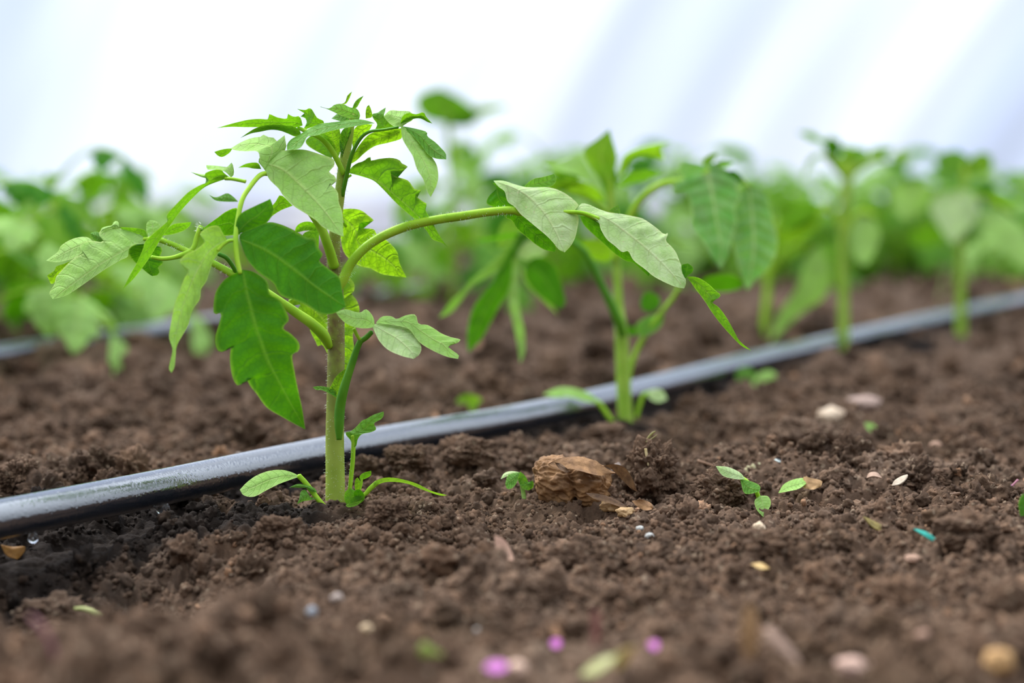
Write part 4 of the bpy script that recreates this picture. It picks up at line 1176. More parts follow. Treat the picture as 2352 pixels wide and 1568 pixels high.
S3(k, [(1050, 290), (1060, 200), (1100, 150), (1180, 170)], [(1050, 290), (1120, 280), (1190, 240), (1180, 170)], 'leaf', (0, 4), 4, -6)
S3(k, [(1190, 240), (1200, 170), (1260, 150), (1340, 150)], [(1190, 240), (1260, 215), (1310, 190), (1340, 150)], 'young', (0, -4), 5, -6)
S3(k, [(1280, 240), (1330, 240), (1380, 240), (1420, 290)], [(1280, 240), (1310, 270), (1370, 280), (1420, 290)], 'deep', (-4, -6), -5, 5)
S3(k, [(1330, 210), (1380, 170), (1430, 190), (1440, 230)], [(1330, 210), (1350, 240), (1400, 240), (1440, 230)], 'pale', (4, 6), -5, 5)
k = K3([(1055, 320, 0, 10), (1050, 260, 0, 9), (1060, 200, 2, 6)])
S3(k, [(1050, 330), (980, 290), (990, 220), (1050, 190)], [(1050, 330), (1110, 290), (1110, 220), (1050, 190)], 'leaf', (3, 6), 4, -4, name='young_leaf')
S3(k, [(1060, 230), (1020, 180), (1040, 140), (1090, 150)], [(1060, 230), (1110, 210), (1130, 180), (1090, 150)], 'young', (-4, -6), 4, -4, name='young_leaf')
k = K3([(1040, 700, 0, 9), (1075, 620, 0, 9), (1110, 560, 0, 8), (1170, 540, 0, 7), (1230, 570, -4, 6)])
S3(k, [(1150, 540), (1090, 620), (1080, 740), (1130, 840), (1180, 860)], [(1150, 540), (1230, 600), (1260, 680), (1230, 770), (1180, 860)], 'pale', (0, -10), -4, 5)
k = K3([(1035, 640, 0, 8), (990, 560, 2, 8), (940, 500, 2, 7), (890, 560, 0, 6)])
S3(k, [(930, 500), (830, 470), (740, 470), (650, 490), (640, 560)], [(930, 500), (880, 570), (800, 620), (700, 620), (640, 560)], 'leaf', (6, 10), -4, 5)
S3(k, [(900, 560), (800, 600), (700, 650), (640, 720)], [(900, 560), (870, 640), (780, 700), (640, 720)], 'young', (10, 14), -4, 5)

b4 = hit(2208, 772); D4 = depth_of(b4)
p4 = empty('tomato_seedling', b4, 'soft-focus fourth tomato seedling along the front pipe, with broad pale hanging leaves', 'seedling', G1)
stalk('stem', p4, D4, [(2207, 790, 0, 12), (2207, 700, 0, 12), (2205, 620, 0, 11), (2206, 540, 0, 10), (2210, 460, 0, 10), (2215, 400, 0, 7), (2218, 370, 0, 4)], M['stem2'], n=12)
def S4(par, A, B, mat, dd=(0, 0), dA=0, dB=0, name='leaflet'): return sheet(name, par, D4, A, B, mat, zone=Z7, dd=dd, dA=dA, dB=dB)
def K4(pts): return stalk('leaf_stalk', p4, D4, pts, M['petiole'], Z7, n=8)
k = K4([(1745, 620, 0, 9), (1735, 500, -6, 9), (1720, 430, -12, 8)])
S4(k, [(1730, 410), (1600, 440), (1560, 520), (1600, 600), (1640, 670), (1695, 735)], [(1730, 410), (1830, 430), (1850, 520), (1820, 600), (1760, 670), (1695, 735)], 'white', (-12, -30), -4, 5)
S4(k, [(1560, 380), (1400, 370), (1330, 420), (1340, 520), (1390, 590)], [(1560, 380), (1570, 440), (1520, 520), (1450, 570), (1390, 590)], 'pale', (-8, -24), -4, 5)
k = K4([(1750, 560, 0, 9), (1790, 470, -4, 9), (1850, 440, -8, 8), (1930, 470, -8, 7), (2060, 550, -8, 6)])
S4(k, [(1850, 540), (1880, 640), (1960, 740), (2050, 830), (2140, 900)], [(1850, 540), (1950, 530), (2060, 580), (2140, 660), (2180, 780), (2140, 900)], 'pale', (-10, -30), -5, 6)
S4(k, [(1830, 440), (1900, 400), (2000, 420), (2110, 490)], [(1830, 440), (1920, 470), (2010, 500), (2110, 490)], 'leaf', (0, 10), -5, 5)
k = K4([(1760, 420, 0, 8), (1770, 330, 0, 8), (1760, 270, 0, 6)])
S4(k, [(1770, 330), (1650, 300), (1590, 240), (1640, 180), (1720, 165)], [(1770, 330), (1820, 280), (1790, 210), (1720, 165)], 'leaf', (4, 8), 4, -4)
S4(k, [(1780, 320), (1790, 240), (1850, 180), (1930, 200)], [(1780, 320), (1870, 320), (1930, 280), (1930, 200)], 'young', (0, -6), 4, -5)
S4(k, [(1740, 350), (1650, 370), (1580, 330), (1540, 290)], [(1740, 350), (1700, 300), (1620, 270), (1540, 290)], 'leaf', (-6, -10), -4, 4)
S4(k, [(1760, 380), (1820, 370), (1900, 350), (1960, 390)], [(1760, 380), (1840, 420), (1910, 430), (1960, 390)], 'deep', (-4, -10), 4, -4)
k = K4([(1745, 760, 0, 7), (1700, 700, 4, 7), (1640, 650, 6, 6)])
S4(k, [(1660, 650), (1560, 620), (1460, 650), (1430, 720)], [(1660, 650), (1620, 720), (1530, 750), (1430, 720)], 'leaf', (6, 10), -4, 4)
p5 = param_plant(2400, 722, 372, 'soft-focus tomato seedling cut by the right edge of the photo, dark green drooping leaves', 52, nleaf=8, L=.12, lean=(.0, 0), group=G1, mats=('pale', 'leaf', 'deep'), z0=.4, rise=.35, droop=1.3, stem_r=.0036)

# hanging leaves of the third and a neighbouring plant, traced
D3 = depth_of(Vector(p3.location))
Nb = empty('tomato_seedling', hit(1760, 795), 'low pale seedling with narrow stalk behind the pipe, left of the slim seedling', 'seedling', G1)
Dn = depth_of(Vector(Nb.location))
st = stalk('stem', Nb, Dn, [(1750, 800, 0, 7), (1756, 740, 0, 9), (1762, 680, 0, 9), (1766, 620, 0, 8), (1772, 560, 0, 7), (1790, 500, 0, 6)], M['petiole'], n=8)
lk = stalk('leaf_stalk', Nb, Dn, [(1766, 640, 0, 5), (1790, 590, -4, 5), (1830, 560, -8, 4), (1860, 560, -8, 4)], M['petiole'], n=8)
sheet('leaflet', lk, Dn, [(1880, 560), (1850, 600), (1830, 660), (1790, 720), (1765, 790)], [(1880, 560), (1905, 620), (1895, 680), (1840, 720), (1765, 790)], 'pale', dd=(-6, -20), dA=-5, dB=6)
sheet('leaflet', lk, Dn, [(1850, 560), (1800, 520), (1785, 480), (1800, 450)], [(1850, 560), (1880, 520), (1860, 470), (1800, 450)], 'leaf', dd=(0, 10), dA=5, dB=-5)
sheet('leaflet', lk, Dn, [(1790, 600), (1775, 540), (1790, 500), (1830, 460)], [(1790, 600), (1840, 580), (1870, 520), (1830, 460)], 'young', dd=(6, 10), dA=5, dB=-5)

# ------------------------------------------------------------------ rows behind (px, base py, top py, label, seed, leaves, leaf length)
BG = [
    (128, 806, 372, 'large blurred seedling at the left edge, leafy top over the second pipe', 1, 11, .135),
    (-70, 850, 420, 'blurred seedling cut off by the left edge of the photo', 2, 10, .13),
    (255, 770, 560, 'low blurred yellow-green seedling just right of the large left seedling', 3, 7, .085),
    (1040, 690, 330, 'tall blurred seedling behind the arching leaf stalk, highest of the back rows', 4, 7, .10),
    (600, 705, 545, 'low blurred seedling behind the leaves left of the front stem', 5, 7, .08),
    (900, 690, 575, 'low pale blurred seedling right behind the front stem', 20, 7, .09),
    (1265, 668, 330, 'blurred seedling behind and left of the middle tomato seedling', 6, 11, .15),
    (1560, 650, 322, 'blurred seedling behind and right of the middle tomato seedling', 7, 11, .15),
    (1800, 662, 400, 'blurred bushy seedling left of the slim seedling stem', 8, 12, .14),
    (2060, 650, 400, 'blurred bushy seedling between the slim seedling and the broad pale one', 9, 12, .14),
    (2180, 640, 370, 'blurred bushy seedling straight behind the broad pale front-row seedling', 10, 12, .15),
    (2360, 640, 400, 'blurred bushy seedling behind the right edge of the photo', 12, 11, .15),
    (340, 655, 425, 'far pale blurred seedling in the gap right of the large left seedling', 13, 11, .14),
    (1130, 640, 400, 'far blurred seedling right of the tall blurred one', 15, 11, .15),
    (1420, 640, 400, 'far blurred seedling directly behind the middle seedling stem', 16, 11, .15),
    (1690, 632, 395, 'far blurred seedling behind the big spotted drooping leaf', 17, 11, .15),
    (1940, 632, 415, 'far blurred seedling directly behind the slim seedling stem', 18, 11, .15),
    (60, 668, 400, 'far blurred seedling behind the large left seedling', 19, 10, .14),
]
for (px, py, tp, lab, sd, nlf, L) in BG:
    D = depth_of(hit(px, py))
    pl = param_plant(px, py, tp, lab, 100 + sd, nleaf=nlf, L=L * (.95 + .12 * D), group=G2, mats=('deep', 'leaf', 'young', 'pale') if sd in (1, 2, 6, 7) else ('leaf', 'young', 'pale', 'young', 'pale') if sd not in (13, 15, 14, 20) else ('pale', 'young'), z0=.22 if sd != 4 else .4, rise=.3, droop=1.1,
                stem_r=.0042, lw=.85, crown=True, nl=5, teeth=3)

    if sd == 4:
        stalk('stem_top', pl, D, [(1040, 420, 0, 8), (1034, 340, 0, 8), (1028, 290, 0, 7), (1022, 265, 0, 5)], M['stem2'], n=8)
        for A, B, dd in (([(1028, 285), (980, 275), (955, 245), (965, 215), (1010, 200)], [(1028, 285), (1070, 275), (1100, 260), (1060, 225), (1010, 200)], (0, -12)),
                         ([(1030, 280), (1070, 280), (1120, 262), (1178, 240)], [(1030, 280), (1080, 250), (1130, 240), (1178, 240)], (0, 20)),
                         ([(1028, 290), (1080, 290), (1108, 262)], [(1028, 290), (1050, 262), (1108, 262)], (0, -10))):
            sheet('leaf', pl, D, A, B, 'leaf' if dd[1] < 0 else 'pale', dd=dd, dA=6, dB=-8)

# ------------------------------------------------------------------ small things lying on the soil
def cmat(c, c2=None, **k):
    key = 'c' + c + (c2 or '') + str(sorted(k.items()))
    if key not in M: M[key] = mat_simple('surface_' + c, c, c2, **k)
    return M[key]


def lump(name, px, py, rx, ry, seed, mat, label, cat, rough=.3, sub=4, sink=.18, rz=None, rot=0, group=None, parent=None, freq=1.6, up=0):
    """irregular solid whose centre shows at the pixel; rx, ry in pixels"""
    p = hit(px, py + ry * .6)
    D = depth_of(p)
    Vp, Fp = rock_proto(seed, sub, rough, freq, 1.0)
    a = rx / F * D; c = ry / F * D; b = (rz or (rx + ry) / 2) / F * D
    V = Vp * np.array([a, b, c])
    cr, sr = math.cos(rot), math.sin(rot)
    V = np.stack([V[:, 0] * cr + V[:, 2] * sr, V[:, 1], -V[:, 0] * sr + V[:, 2] * cr], 1)
    V = V + np.array([p.x, p.y + b * .3, p.z + c * (1 - sink) + up])
    o = mesh_obj(name, V, [tuple(int(i) for i in f) for f in Fp], mat, parent)
    if parent is None: tag(o, label, cat, group)
    elif label: o['label'] = label
    return o


EM = mat_soil('soil_clod_earth'); M['earth'] = EM
def earth(name, px, py, rx, ry, seed, label, **k):
    o = lump(name, px, py, rx, ry, seed, EM, label, 'clod', rough=.42, sub=6, **k)
    me = o.data
    a = me.attributes.new('tone', 'FLOAT', 'POINT'); a.data.foreach_set('value', np.full(len(me.vertices), .55, np.float32))
    a = me.attributes.new('painted_shade', 'FLOAT', 'POINT'); a.data.foreach_set('value', np.full(len(me.vertices), .35 if label.startswith('blurred clod') else .0, np.float32))  # the clod in the hollow takes some of the painted shade
    for v in me.vertices:
        q = v.co * 420
        n = mnoise.noise(q) * .0007 + mnoise.noise(q * 2.7) * .0003 + max(0, mnoise.noise(q * .45)) * .0016
        v.co += v.normal * n
    return o


CG = 'large clods of earth on the bed'
earth('soil_clod', 1662, 1138, 62, 50, 3, 'rounded brown clod right of the dried bulb, in front of the pale wilted weed', group=CG)
earth('soil_clod', 1735, 1265, 66, 34, 5, 'flat brown clod overhanging a dark gap, lower right of the bulb', group=CG)
earth('soil_clod', 1850, 1015, 75, 40, 8, 'broad clod below the pale round stone behind the wilted weeds', group=CG)
earth('soil_clod', 2115, 1105, 70, 26, 9, 'smooth flat grey-brown clod on the mound at right', group=CG)
earth('soil_clod', 2225, 1230, 62, 38, 12, 'crumbly clod beside the turquoise thread', group=CG)
earth('soil_clod', 45, 1105, 42, 45, 14, 'grey pointed clod behind the pipe at the left edge', group=CG)
earth('soil_clod', 890, 1185, 46, 30, 15, 'clod with a grey pebble, right below the front seedling stem', group=CG)
earth('soil_clod', 940, 1062, 46, 30, 16, 'clod leaning over the pipe right of the front seedling', group=CG)
earth('soil_clod', 1085, 1050, 55, 32, 18, 'clod on the crest between the two front seedlings', group=CG)
earth('soil_clod', 1310, 1290, 48, 30, 21, 'low clod in front of the bulb, middle foreground', group=CG)
earth('soil_clod', 640, 1225, 50, 30, 22, 'rugged clod left below the front seedling', group=CG)
earth('soil_clod', 1395, 1010, 50, 26, 23, 'clod just left of the middle seedling base', group=CG)
earth('soil_clod', 120, 1440, 95, 48, 24, 'blurred clod in the dark hollow at lower left', group=CG)

# clod with straw, standing behind the bulb
cl = earth('soil_clod', 1500, 1105, 58, 72, 31, 'tall upright clod of earth with straw bits, right of the dried bulb', sink=.15, group=CG)
Dc = depth_of(Vector(cl.location))
def prop(px, py): return hit(px, py)
def rod(name, D, pts, mat, label, cat, parent=None, n=8, group=None):
    S = catmull(pts, 6)
    C = [list(unp(a[0], a[1], D + a[2] / 1000)) for a in S]
    V, Fc = tube_geo(C, [a[3] / F * D for a in S], n)
    o = mesh_obj(name, V, Fc, mat, parent)
    if parent is None: tag(o, label, cat, group)
    return o
STR = cmat('a38a58', 'cbb888', rough=.7)
rod('straw', Dc, [(1478, 1024, -4, 2.5), (1486, 1010, -5, 3), (1497, 996, -5, 3), (1505, 990, -5, 1.5)], cmat('6b6433', '9a9150'), 'thin olive twig sticking up from the tall clod top', 'twig')
rod('straw', Dc, [(1483, 1030, -12, 3.2), (1485, 1045, -13, 3), (1489, 1069, -14, 2)], STR, 'short pale straw hanging on the face of the tall clod', 'straw')
rod('straw', Dc, [(1481, 1016, -6, 1.6), (1496, 1008, -7, 1.4), (1509, 998, -7, .8)], cmat('6b6433', '9a9150'), 'side splinter beside the olive twig on the tall clod', 'twig')

# dried bulb
pb = hit(1300, 1158); Db = depth_of(pb)
bulb = empty('dried_bulb', pb, 'dried papery brown bulb half buried in the soil, in the centre right', 'bulb')
Vp, Fp = rock_proto(41, 6, .16, 1.2, 1.0)
a, b, c = 90 / F * Db, 62 / F * Db, 62 / F * Db
V = []
for v in Vp:
    x, y, z = v
    x = x * a * (1.0 + .12 * z)
    nz_ = mnoise.noise(Vector(v) * 2.2) ; rdg = .0003 * math.sin(math.atan2(z, y) * 8 + x * 260 + nz_ * 4) + .0004 * math.sin(math.atan2(z, y) * 21 + nz_ * 6) + .0011 * mnoise.noise(Vector(v) * 4) - .005 * math.exp(-((v[0] + .25 * v[2] - .05) / .09) ** 2)
    l = math.hypot(y, z) + 1e-6
    V.append((x, y * b * (1 + rdg / b / l * .8), z * c * (1 + rdg / c / l * .8)))
V = np.array(V)
q = .25
V = np.stack([V[:, 0] * math.cos(q) + V[:, 2] * math.sin(q), V[:, 1], -V[:, 0] * math.sin(q) + V[:, 2] * math.cos(q)], 1)
ctr = unp(1312, 1114, Db)
V = V + np.array([ctr.x, ctr.y + .004, ctr.z])
HUSK = mat_simple('bulb_skin', '684729', 'a67a4c', scale=120, rough=.7, bump=.9, bd=.0012)
HUSK2 = mat_simple('bulb_husk_dark', '4a3222', '80603f', scale=260, rough=.7, trans=.2, bump=.6)
mesh_obj('bulb_body', V, [tuple(int(i) for i in f) for f in Fp], HUSK, bulb)
def flap(A, B, dd, dA, dB, mt, nm='husk', arch=0):
    V, Fc, UV = sheet_geo(Db, A, B, dd=dd, dA=dA, dB=dB, quilt=.3, curl=1.2, arch=arch)
    return mesh_obj(nm, V, Fc, mt, bulb, UV)
zz = (1100, 960, 3.7935)
def zc(L): return [(1100 + x / 3.7935, 960 + y / 3.7935) for x, y in L]
flap(zc([(600, 400), (700, 350), (850, 335), (1000, 365), (1100, 430), (1200, 480)]), zc([(600, 400), (700, 450), (800, 440), (920, 470), (1050, 500), (1200, 480)]), (-14, -6), 4, -4, HUSK)
flap(zc([(660, 385), (720, 400), (800, 465)]), zc([(660, 385), (700, 440), (760, 475), (800, 465)]), (-17, -18), 1, -2, HUSK2)
flap(zc([(1080, 420), (1150, 400), (1230, 410), (1290, 450), (1340, 530), (1380, 640)]), zc([(1080, 420), (1150, 440), (1210, 500), (1270, 560), (1320, 610), (1380, 640)]), (-8, -14), -4, 3, HUSK2)
flap(zc([(930, 650), (1050, 660), (1150, 690), (1250, 740), (1330, 790)]), zc([(930, 650), (1000, 700), (1120, 735), (1240, 775), (1330, 790)]), (-16, -14), 3, -3, HUSK2)
flap(zc([(1330, 720), (1420, 710), (1500, 740), (1520, 790)]), zc([(1330, 720), (1380, 770), (1450, 805), (1520, 790)]), (-14, -15), 1, -2, HUSK)
lump('bulb_scale', 1402, 1165, 24, 14, 50, cmat('a07c50', 'cda877', bump=.8), 'pale tan scale flake lying below the bulb, left one of two', 'flake', rough=.3, group='tan flakes below the bulb')
lump('bulb_scale', 1436, 1180, 20, 12, 51, cmat('a07c50', 'cda877', bump=.8), 'pale tan scale flake lying below the bulb, right one of two', 'flake', rough=.3, group='tan flakes below the bulb')
lump('gravel', 1417, 1122, 13, 14, 52, cmat('7a6a60', '938478'), 'small grey crumb resting on the right side of the bulb', 'pebble', up=.008)

# pebbles and chips: px, py, rx, ry, colour, colour2, label
PB = [
    (1910, 962, 32, 21, 'c4a88a', 'e2cbb0', 'largest pale round stone, on the soil below the slim seedling'),
    (1984, 932, 42, 18, '9a8072', 'b89c8c', 'flat pinkish stone just right of the pale round one'),
    (1014, 1436, 20, 17, 'c4a47c', 'e0c8a0', 'brightest pale round pebble in the lower middle foreground'),
    (881, 1430, 21, 17, 'a07a5c', 'c49c7c', 'reddish tan pebble left of the brightest foreground pebble'),
    (843, 1447, 15, 11, 'b89c78', 'd0b894', 'small pale pebble leftmost beside the reddish tan one'),
    (773, 1376, 14, 11, 'a08c80', 'bcaca0', 'grey-pink pebble above the reddish tan pebble'),
    (716, 1408, 11, 13, '8c9098', 'b0b4b8', 'tiny bluish grey pebble in the left foreground'),
    (856, 1190, 11, 11, '9c948c', 'c4c0b8', 'small light grey pebble right below the front stem'),
    (1744, 1214, 14, 12, 'c4a888', 'e0c8a8', 'pale pebble on the slope, upper of two below the wilted weed'),
    (1768, 1240, 14, 11, 'c4a888', 'ecd4b0', 'pale pebble on the slope, lower of two below the wilted weed'),
    (1187, 1541, 24, 18, 'c09c88', 'dcbca4', 'blurred pale pink pebble at the bottom edge, right of the pink petal'),
    (1960, 1538, 40, 22, 'b0907c', 'cca898', 'big blurred pinkish stone at the bottom edge, lower right'),
    (2296, 1528, 34, 30, 'a88050', 'c8a06c', 'blurred ochre stone in the bottom right corner'),
    (272, 1064, 22, 15, '9c7850', 'b8946c', 'ochre pebble behind the pipe at left'),
    (2340, 1395, 22, 17, '9c8074', 'b89c90', 'blurred pink-grey stone at the right edge'),
    (2120, 1462, 16, 11, 'a88470', 'c89c84', 'small salmon pebble lower right'),
    (2095, 1285, 18, 9, 'a8846c', 'c09c84', 'salmon chip below the turquoise thread'),
    (545, 1050, 15, 8, '9c8c80', 'b8a89c', 'pale chip behind the pipe left of the front stem'),
    (1492, 1232, 10, 7, 'a8a49c', 'c8c8c0', 'tiny light grey grain right of centre, lower of a pair'),
    (1470, 1215, 9, 6, 'a8a49c', 'c8c8c0', 'tiny light grey grain right of centre, upper of a pair'),
    (20, 1500, 16, 16, '8c6c50', 'a88464', 'blurred brown pebble in the bottom left corner'),
    (1345, 1285, 9, 7, 'a8a8ac', 'c4c8cc', 'tiny bluish white grain on the low middle clod'),
    (1100, 1452, 12, 9, '908880', 'b4aca4', 'grey pebble right of the brightest foreground pebble'),
    (75, 1240, 7, 9, 'd8d8d4', 'f4f4f0', 'tiny white grain under the pipe at left'),
    (2150, 1025, 14, 9, '9c7860', 'b8947c', 'small tan pebble on the slope at right'),
]
for i, (px, py, rx, ry, c1, c2, lab) in enumerate(PB):
    lump('pebble', px, py, rx, ry, 60 + i, cmat(c1, c2, rough=.75, bump=.5), lab, 'pebble', rough=.22, group='pebbles and grains on the soil')

def bit(name, px, py, A, B, mat, label, cat, dz=0, group=None, dd=(0, 0), dA=0, dB=0, base=None, hgt=0):
    """small curved blade whose outline is given in pixel offsets; stands at its own distance on the soil"""
    p = hit(px, base or py + 4)
    D = depth_of(p) - .006
    V, Fc, UV = sheet_geo(D, [(px + x, py + y) for x, y in A], [(px + x, py + y) for x, y in B], dd=dd, dA=dA, dB=dB, quilt=.15)
    o = mesh_obj(name, V, Fc, mat, None, UV)
    tag(o, label, cat, group)
    m = o.modifiers.new('thickness', 'SOLIDIFY'); m.thickness = .0005
    return o

# chips, petals
bit('bark_chip', 1160, 1265, [(-25, -35), (-22, 0), (-18, 18), (20, 25)], [(-25, -35), (0, -22), (15, 5), (20, 25)], cmat('8a6450', 'b08a70'), 'pointed reddish brown husk chip in the middle foreground', 'chip', dd=(2, -4), dA=-3, dB=2, base=1290)
bit('bark_chip', 125, 1052, [(-50, -14), (-10, 6), (30, 18), (58, 14)], [(-50, -14), (0, -16), (40, -2), (58, 14)], cmat('5c4434', '806450'), 'dark brown wood chip behind the pipe at left', 'chip', dd=(0, 0), dA=-6, dB=8, base=1075)
bit('pink_petal', 1140, 1532, [(-28, 4), (-10, 14), (15, 12), (26, 2)], [(-28, 4), (-12, -10), (16, -10), (26, 2)], cmat('a850a0', 'd884cc', trans=.3), 'pink petal at the bottom edge, largest of the fallen petals', 'petal', group='fallen magenta petals', dA=-3, dB=4, base=1545)
bit('pink_petal', 1277, 1480, [(-13, 0), (-5, 10), (8, 9), (12, 0)], [(-13, 0), (-5, -10), (8, -9), (12, 0)], cmat('a850a0', 'd070c0', trans=.3), 'small magenta petal right of and above the largest pink petal', 'petal', group='fallen magenta petals', dA=-3, dB=3, base=1490)
bit('pink_petal', 1502, 1485, [(-14, 6), (-4, 12), (10, 6), (12, -8)], [(-14, 6), (-8, -8), (2, -12), (12, -8)], cmat('a850a0', 'd070c0', trans=.3), 'small magenta petal farthest right at the bottom', 'petal', group='fallen magenta petals', dA=-3, dB=3, base=1497)
bit('leaf_scrap', 990, 1497, [(-22, 12), (-28, -6), (-15, -24)], [(-22, 12), (8, 12), (32, 8), (8, -8), (-15, -24)], cmat('8fa048', 'b4c468', trans=.3), 'yellow-green leaf scrap in the bottom middle foreground', 'leaf scrap', dA=-2, dB=2, base=1510)
bit('leaf_scrap', 1385, 1535, [(-50, 20), (-20, 18), (10, 0), (40, -30)], [(-50, 20), (-35, 0), (0, -22), (40, -30)], cmat('9c9a58', 'c0c088', trans=.3), 'blurred olive curled leaf scrap at the bottom edge, right of the petals', 'leaf scrap', dA=-3, dB=3, base=1560)
bit('leaf_scrap', 1430, 1515, [(-10, 24), (-20, 0), (0, -20), (30, -28)], [(-10, 24), (10, 10), (18, -8), (30, -28)], cmat('b09a54', 'd0bc7c', trans=.3), 'blurred straw-yellow leaf scrap beside the olive curled one', 'leaf scrap', dA=-3, dB=3, base=1545)
bit('reddish_stalk', 1368, 1440, [(-8, -40), (-9, 0), (-8, 48)], [(-8, -40), (8, -36), (10, 0), (2, 50), (-8, 48)], cmat('7c4c44', '9c6c60'), 'reddish dry stalk standing in the lower middle foreground', 'stalk', base=1492)
bit('straw_flake', 1727, 1460, [(-14, 60), (-22, 0), (-12, -60), (2, -70)], [(-14, 60), (8, 50), (16, 0), (12, -50), (2, -70)], cmat('8c6840', 'b08a60'), 'blurred upright straw-brown flake lower right of centre', 'straw', dA=-2, dB=4, base=1520)
bit('straw_flake', 1790, 1475, [(-40, -30), (-10, 10), (30, 44), (48, 50)], [(-40, -30), (-15, -28), (20, 10), (48, 50)], cmat('8c6c58', 'ac8c74'), 'blurred slanting brown flake right of the upright straw-brown flake', 'straw', dA=-2, dB=4, base=1525)
bit('straw_flake', 1745, 1301, [(-20, -4), (0, 7), (22, 6)], [(-20, -4), (4, -6), (22, 6)], cmat('b08c54', 'd8b878'), 'thin golden straw flake below the overhanging flat clod', 'straw', dA=-2, dB=2, base=1308)
bit('leaf_scrap', 2008, 1205, [(-26, -18), (-8, 4), (12, 16)], [(-26, -18), (-4, -8), (18, 4), (12, 16)], cmat('6c5c28', '98843c'), 'curled olive-brown scrap on the slope left of the turquoise thread', 'leaf scrap', dA=-2, dB=2, base=1220)
bit('turquoise_thread', 2120, 1228, [(-22, -12), (0, 2), (22, 16), (45, 28)], [(-22, -12), (4, -6), (26, 8), (45, 28)], cmat('2aa894', '48c8b4'), 'thin turquoise plastic thread lying on the soil at right', 'thread', dA=-1, dB=1, base=1240)
bit('shell_fragment', 2068, 1103, [(-18, 14), (0, 10), (14, -2), (18, -12)], [(-18, 14), (-12, 2), (4, -8), (18, -12)], cmat('907c68', 'c4b49c'), 'crinkled cream shell fragment on the mound at right', 'fragment', dA=-3, dB=6, base=1118)
bit('shell_fragment', 2010, 1095, [(-18, 4), (-4, 0), (14, 4)], [(-18, 4), (-12, -8), (4, -8), (14, 4)], cmat('94745c', 'b4947c'), 'brown arched husk fragment left of the cream shell fragment', 'fragment', dA=-3, dB=3, base=1105)
bit('yellow_leaf_scrap', 30, 1262, [(-28, -10), (-15, 14), (8, 22)], [(-28, -10), (0, -4), (28, -6), (22, 8), (8, 22)], cmat('8a5c24', 'b8843c'), 'ochre dead leaf scrap under the pipe at the left edge', 'leaf scrap', dA=-2, dB=2, base=1285)
bit('green_leaf_scrap', 10, 1370, [(-14, 30), (-26, 0), (-10, -20)], [(-14, 30), (15, 20), (22, 0), (8, -18), (-10, -20)], M['deep'], 'dark green leaf scrap at the left edge below the pipe', 'leaf scrap', dA=-2, dB=2, base=1400)

# bent sprouts and twigs
def sprout(px, pts, mat, label, cat='sprout', name='bent_sprout', base=None, group=None):
    D = depth_of(hit(px, base)) - .012
    return rod(name, D, pts, mat, label, cat, group=group)
sprout(210, [(172, 1397, 2, 4), (195, 1398, 0, 6), (222, 1408, -2, 7), (250, 1428, -2, 5)], cmat('a4ac60', 'c8c888', trans=.2), 'pale yellow-green bent sprout in the dark hollow at lower left', base=1432)
sprout(190, [(178, 1448, 2, 4), (195, 1455, 0, 6), (210, 1478, -2, 6)], cmat('4c7c3c', '6c9c54'), 'small green bent sprout below the yellow-green one at lower left', base=1480)
sprout(100, [(70, 1415, 2, 4), (95, 1440, 0, 6), (118, 1480, 0, 6), (125, 1510, 0, 5)], cmat('70404c', '8c5c60'), 'dull red bent stalk in the lower left corner', base=1510, name='reddish_stalk', cat='stalk')
sprout(520, [(483, 1132, -2, 5), (510, 1143, 0, 5), (538, 1156, 2, 4.5), (562, 1167, 4, 4)], cmat('6c5038', '94745c'), 'short brown twig lying under the pipe left of the front stem', 'twig', 'twig', base=1160)
sprout(1610, [(1602, 1058, 0, 4), (1620, 1063, 0, 3), (1640, 1070, 0, 2)], cmat('94745c', 'b89070'), 'tiny reddish straw left of the pale wilted weed', 'straw', 'straw', base=1072)
sprout(2190, [(2165, 1138, 0, 4), (2185, 1136, 0, 5), (2205, 1133, 0, 4)], cmat('6c5038', '84644c'), 'short dark brown stick on the soil at right', 'twig', 'twig', base=1142)

# wilted little green seedling left of the bulb
def weed(label, px, py, name='weed_seedling', cat='weed'):
    p = hit(px, py)
    return empty(name, p, label, cat), depth_of(p) - .006
w1, Dw = weed('tiny bright green curled seedling just left of the dried bulb', 1203, 1140)
s_ = stalk('stem', w1, Dw, [(1204, 1146, 0, 5), (1201, 1125, 0, 5), (1197, 1105, 0, 5), (1194, 1090, 0, 4)], M['pale'], n=8)
sheet('curled_leaf', w1, Dw, zc([(360, 470), (330, 560), (290, 610), (245, 615), (230, 570)]), zc([(360, 470), (300, 480), (250, 500), (230, 570)]), 'leaf', dd=(-2, -4), dA=-2, dB=3)
sheet('curled_leaf', w1, Dw, zc([(350, 470), (260, 500), (190, 530)]), zc([(350, 470), (280, 462), (220, 480), (190, 530)]), 'white', dd=(0, 2), dA=-1, dB=3)
sheet('curled_leaf', w1, Dw, zc([(360, 465), (340, 540), (380, 610), (430, 630)]), zc([(360, 465), (410, 510), (440, 580), (470, 540), (475, 600), (430, 630)]), 'leaf', dd=(-3, -3), dA=-1, dB=2)

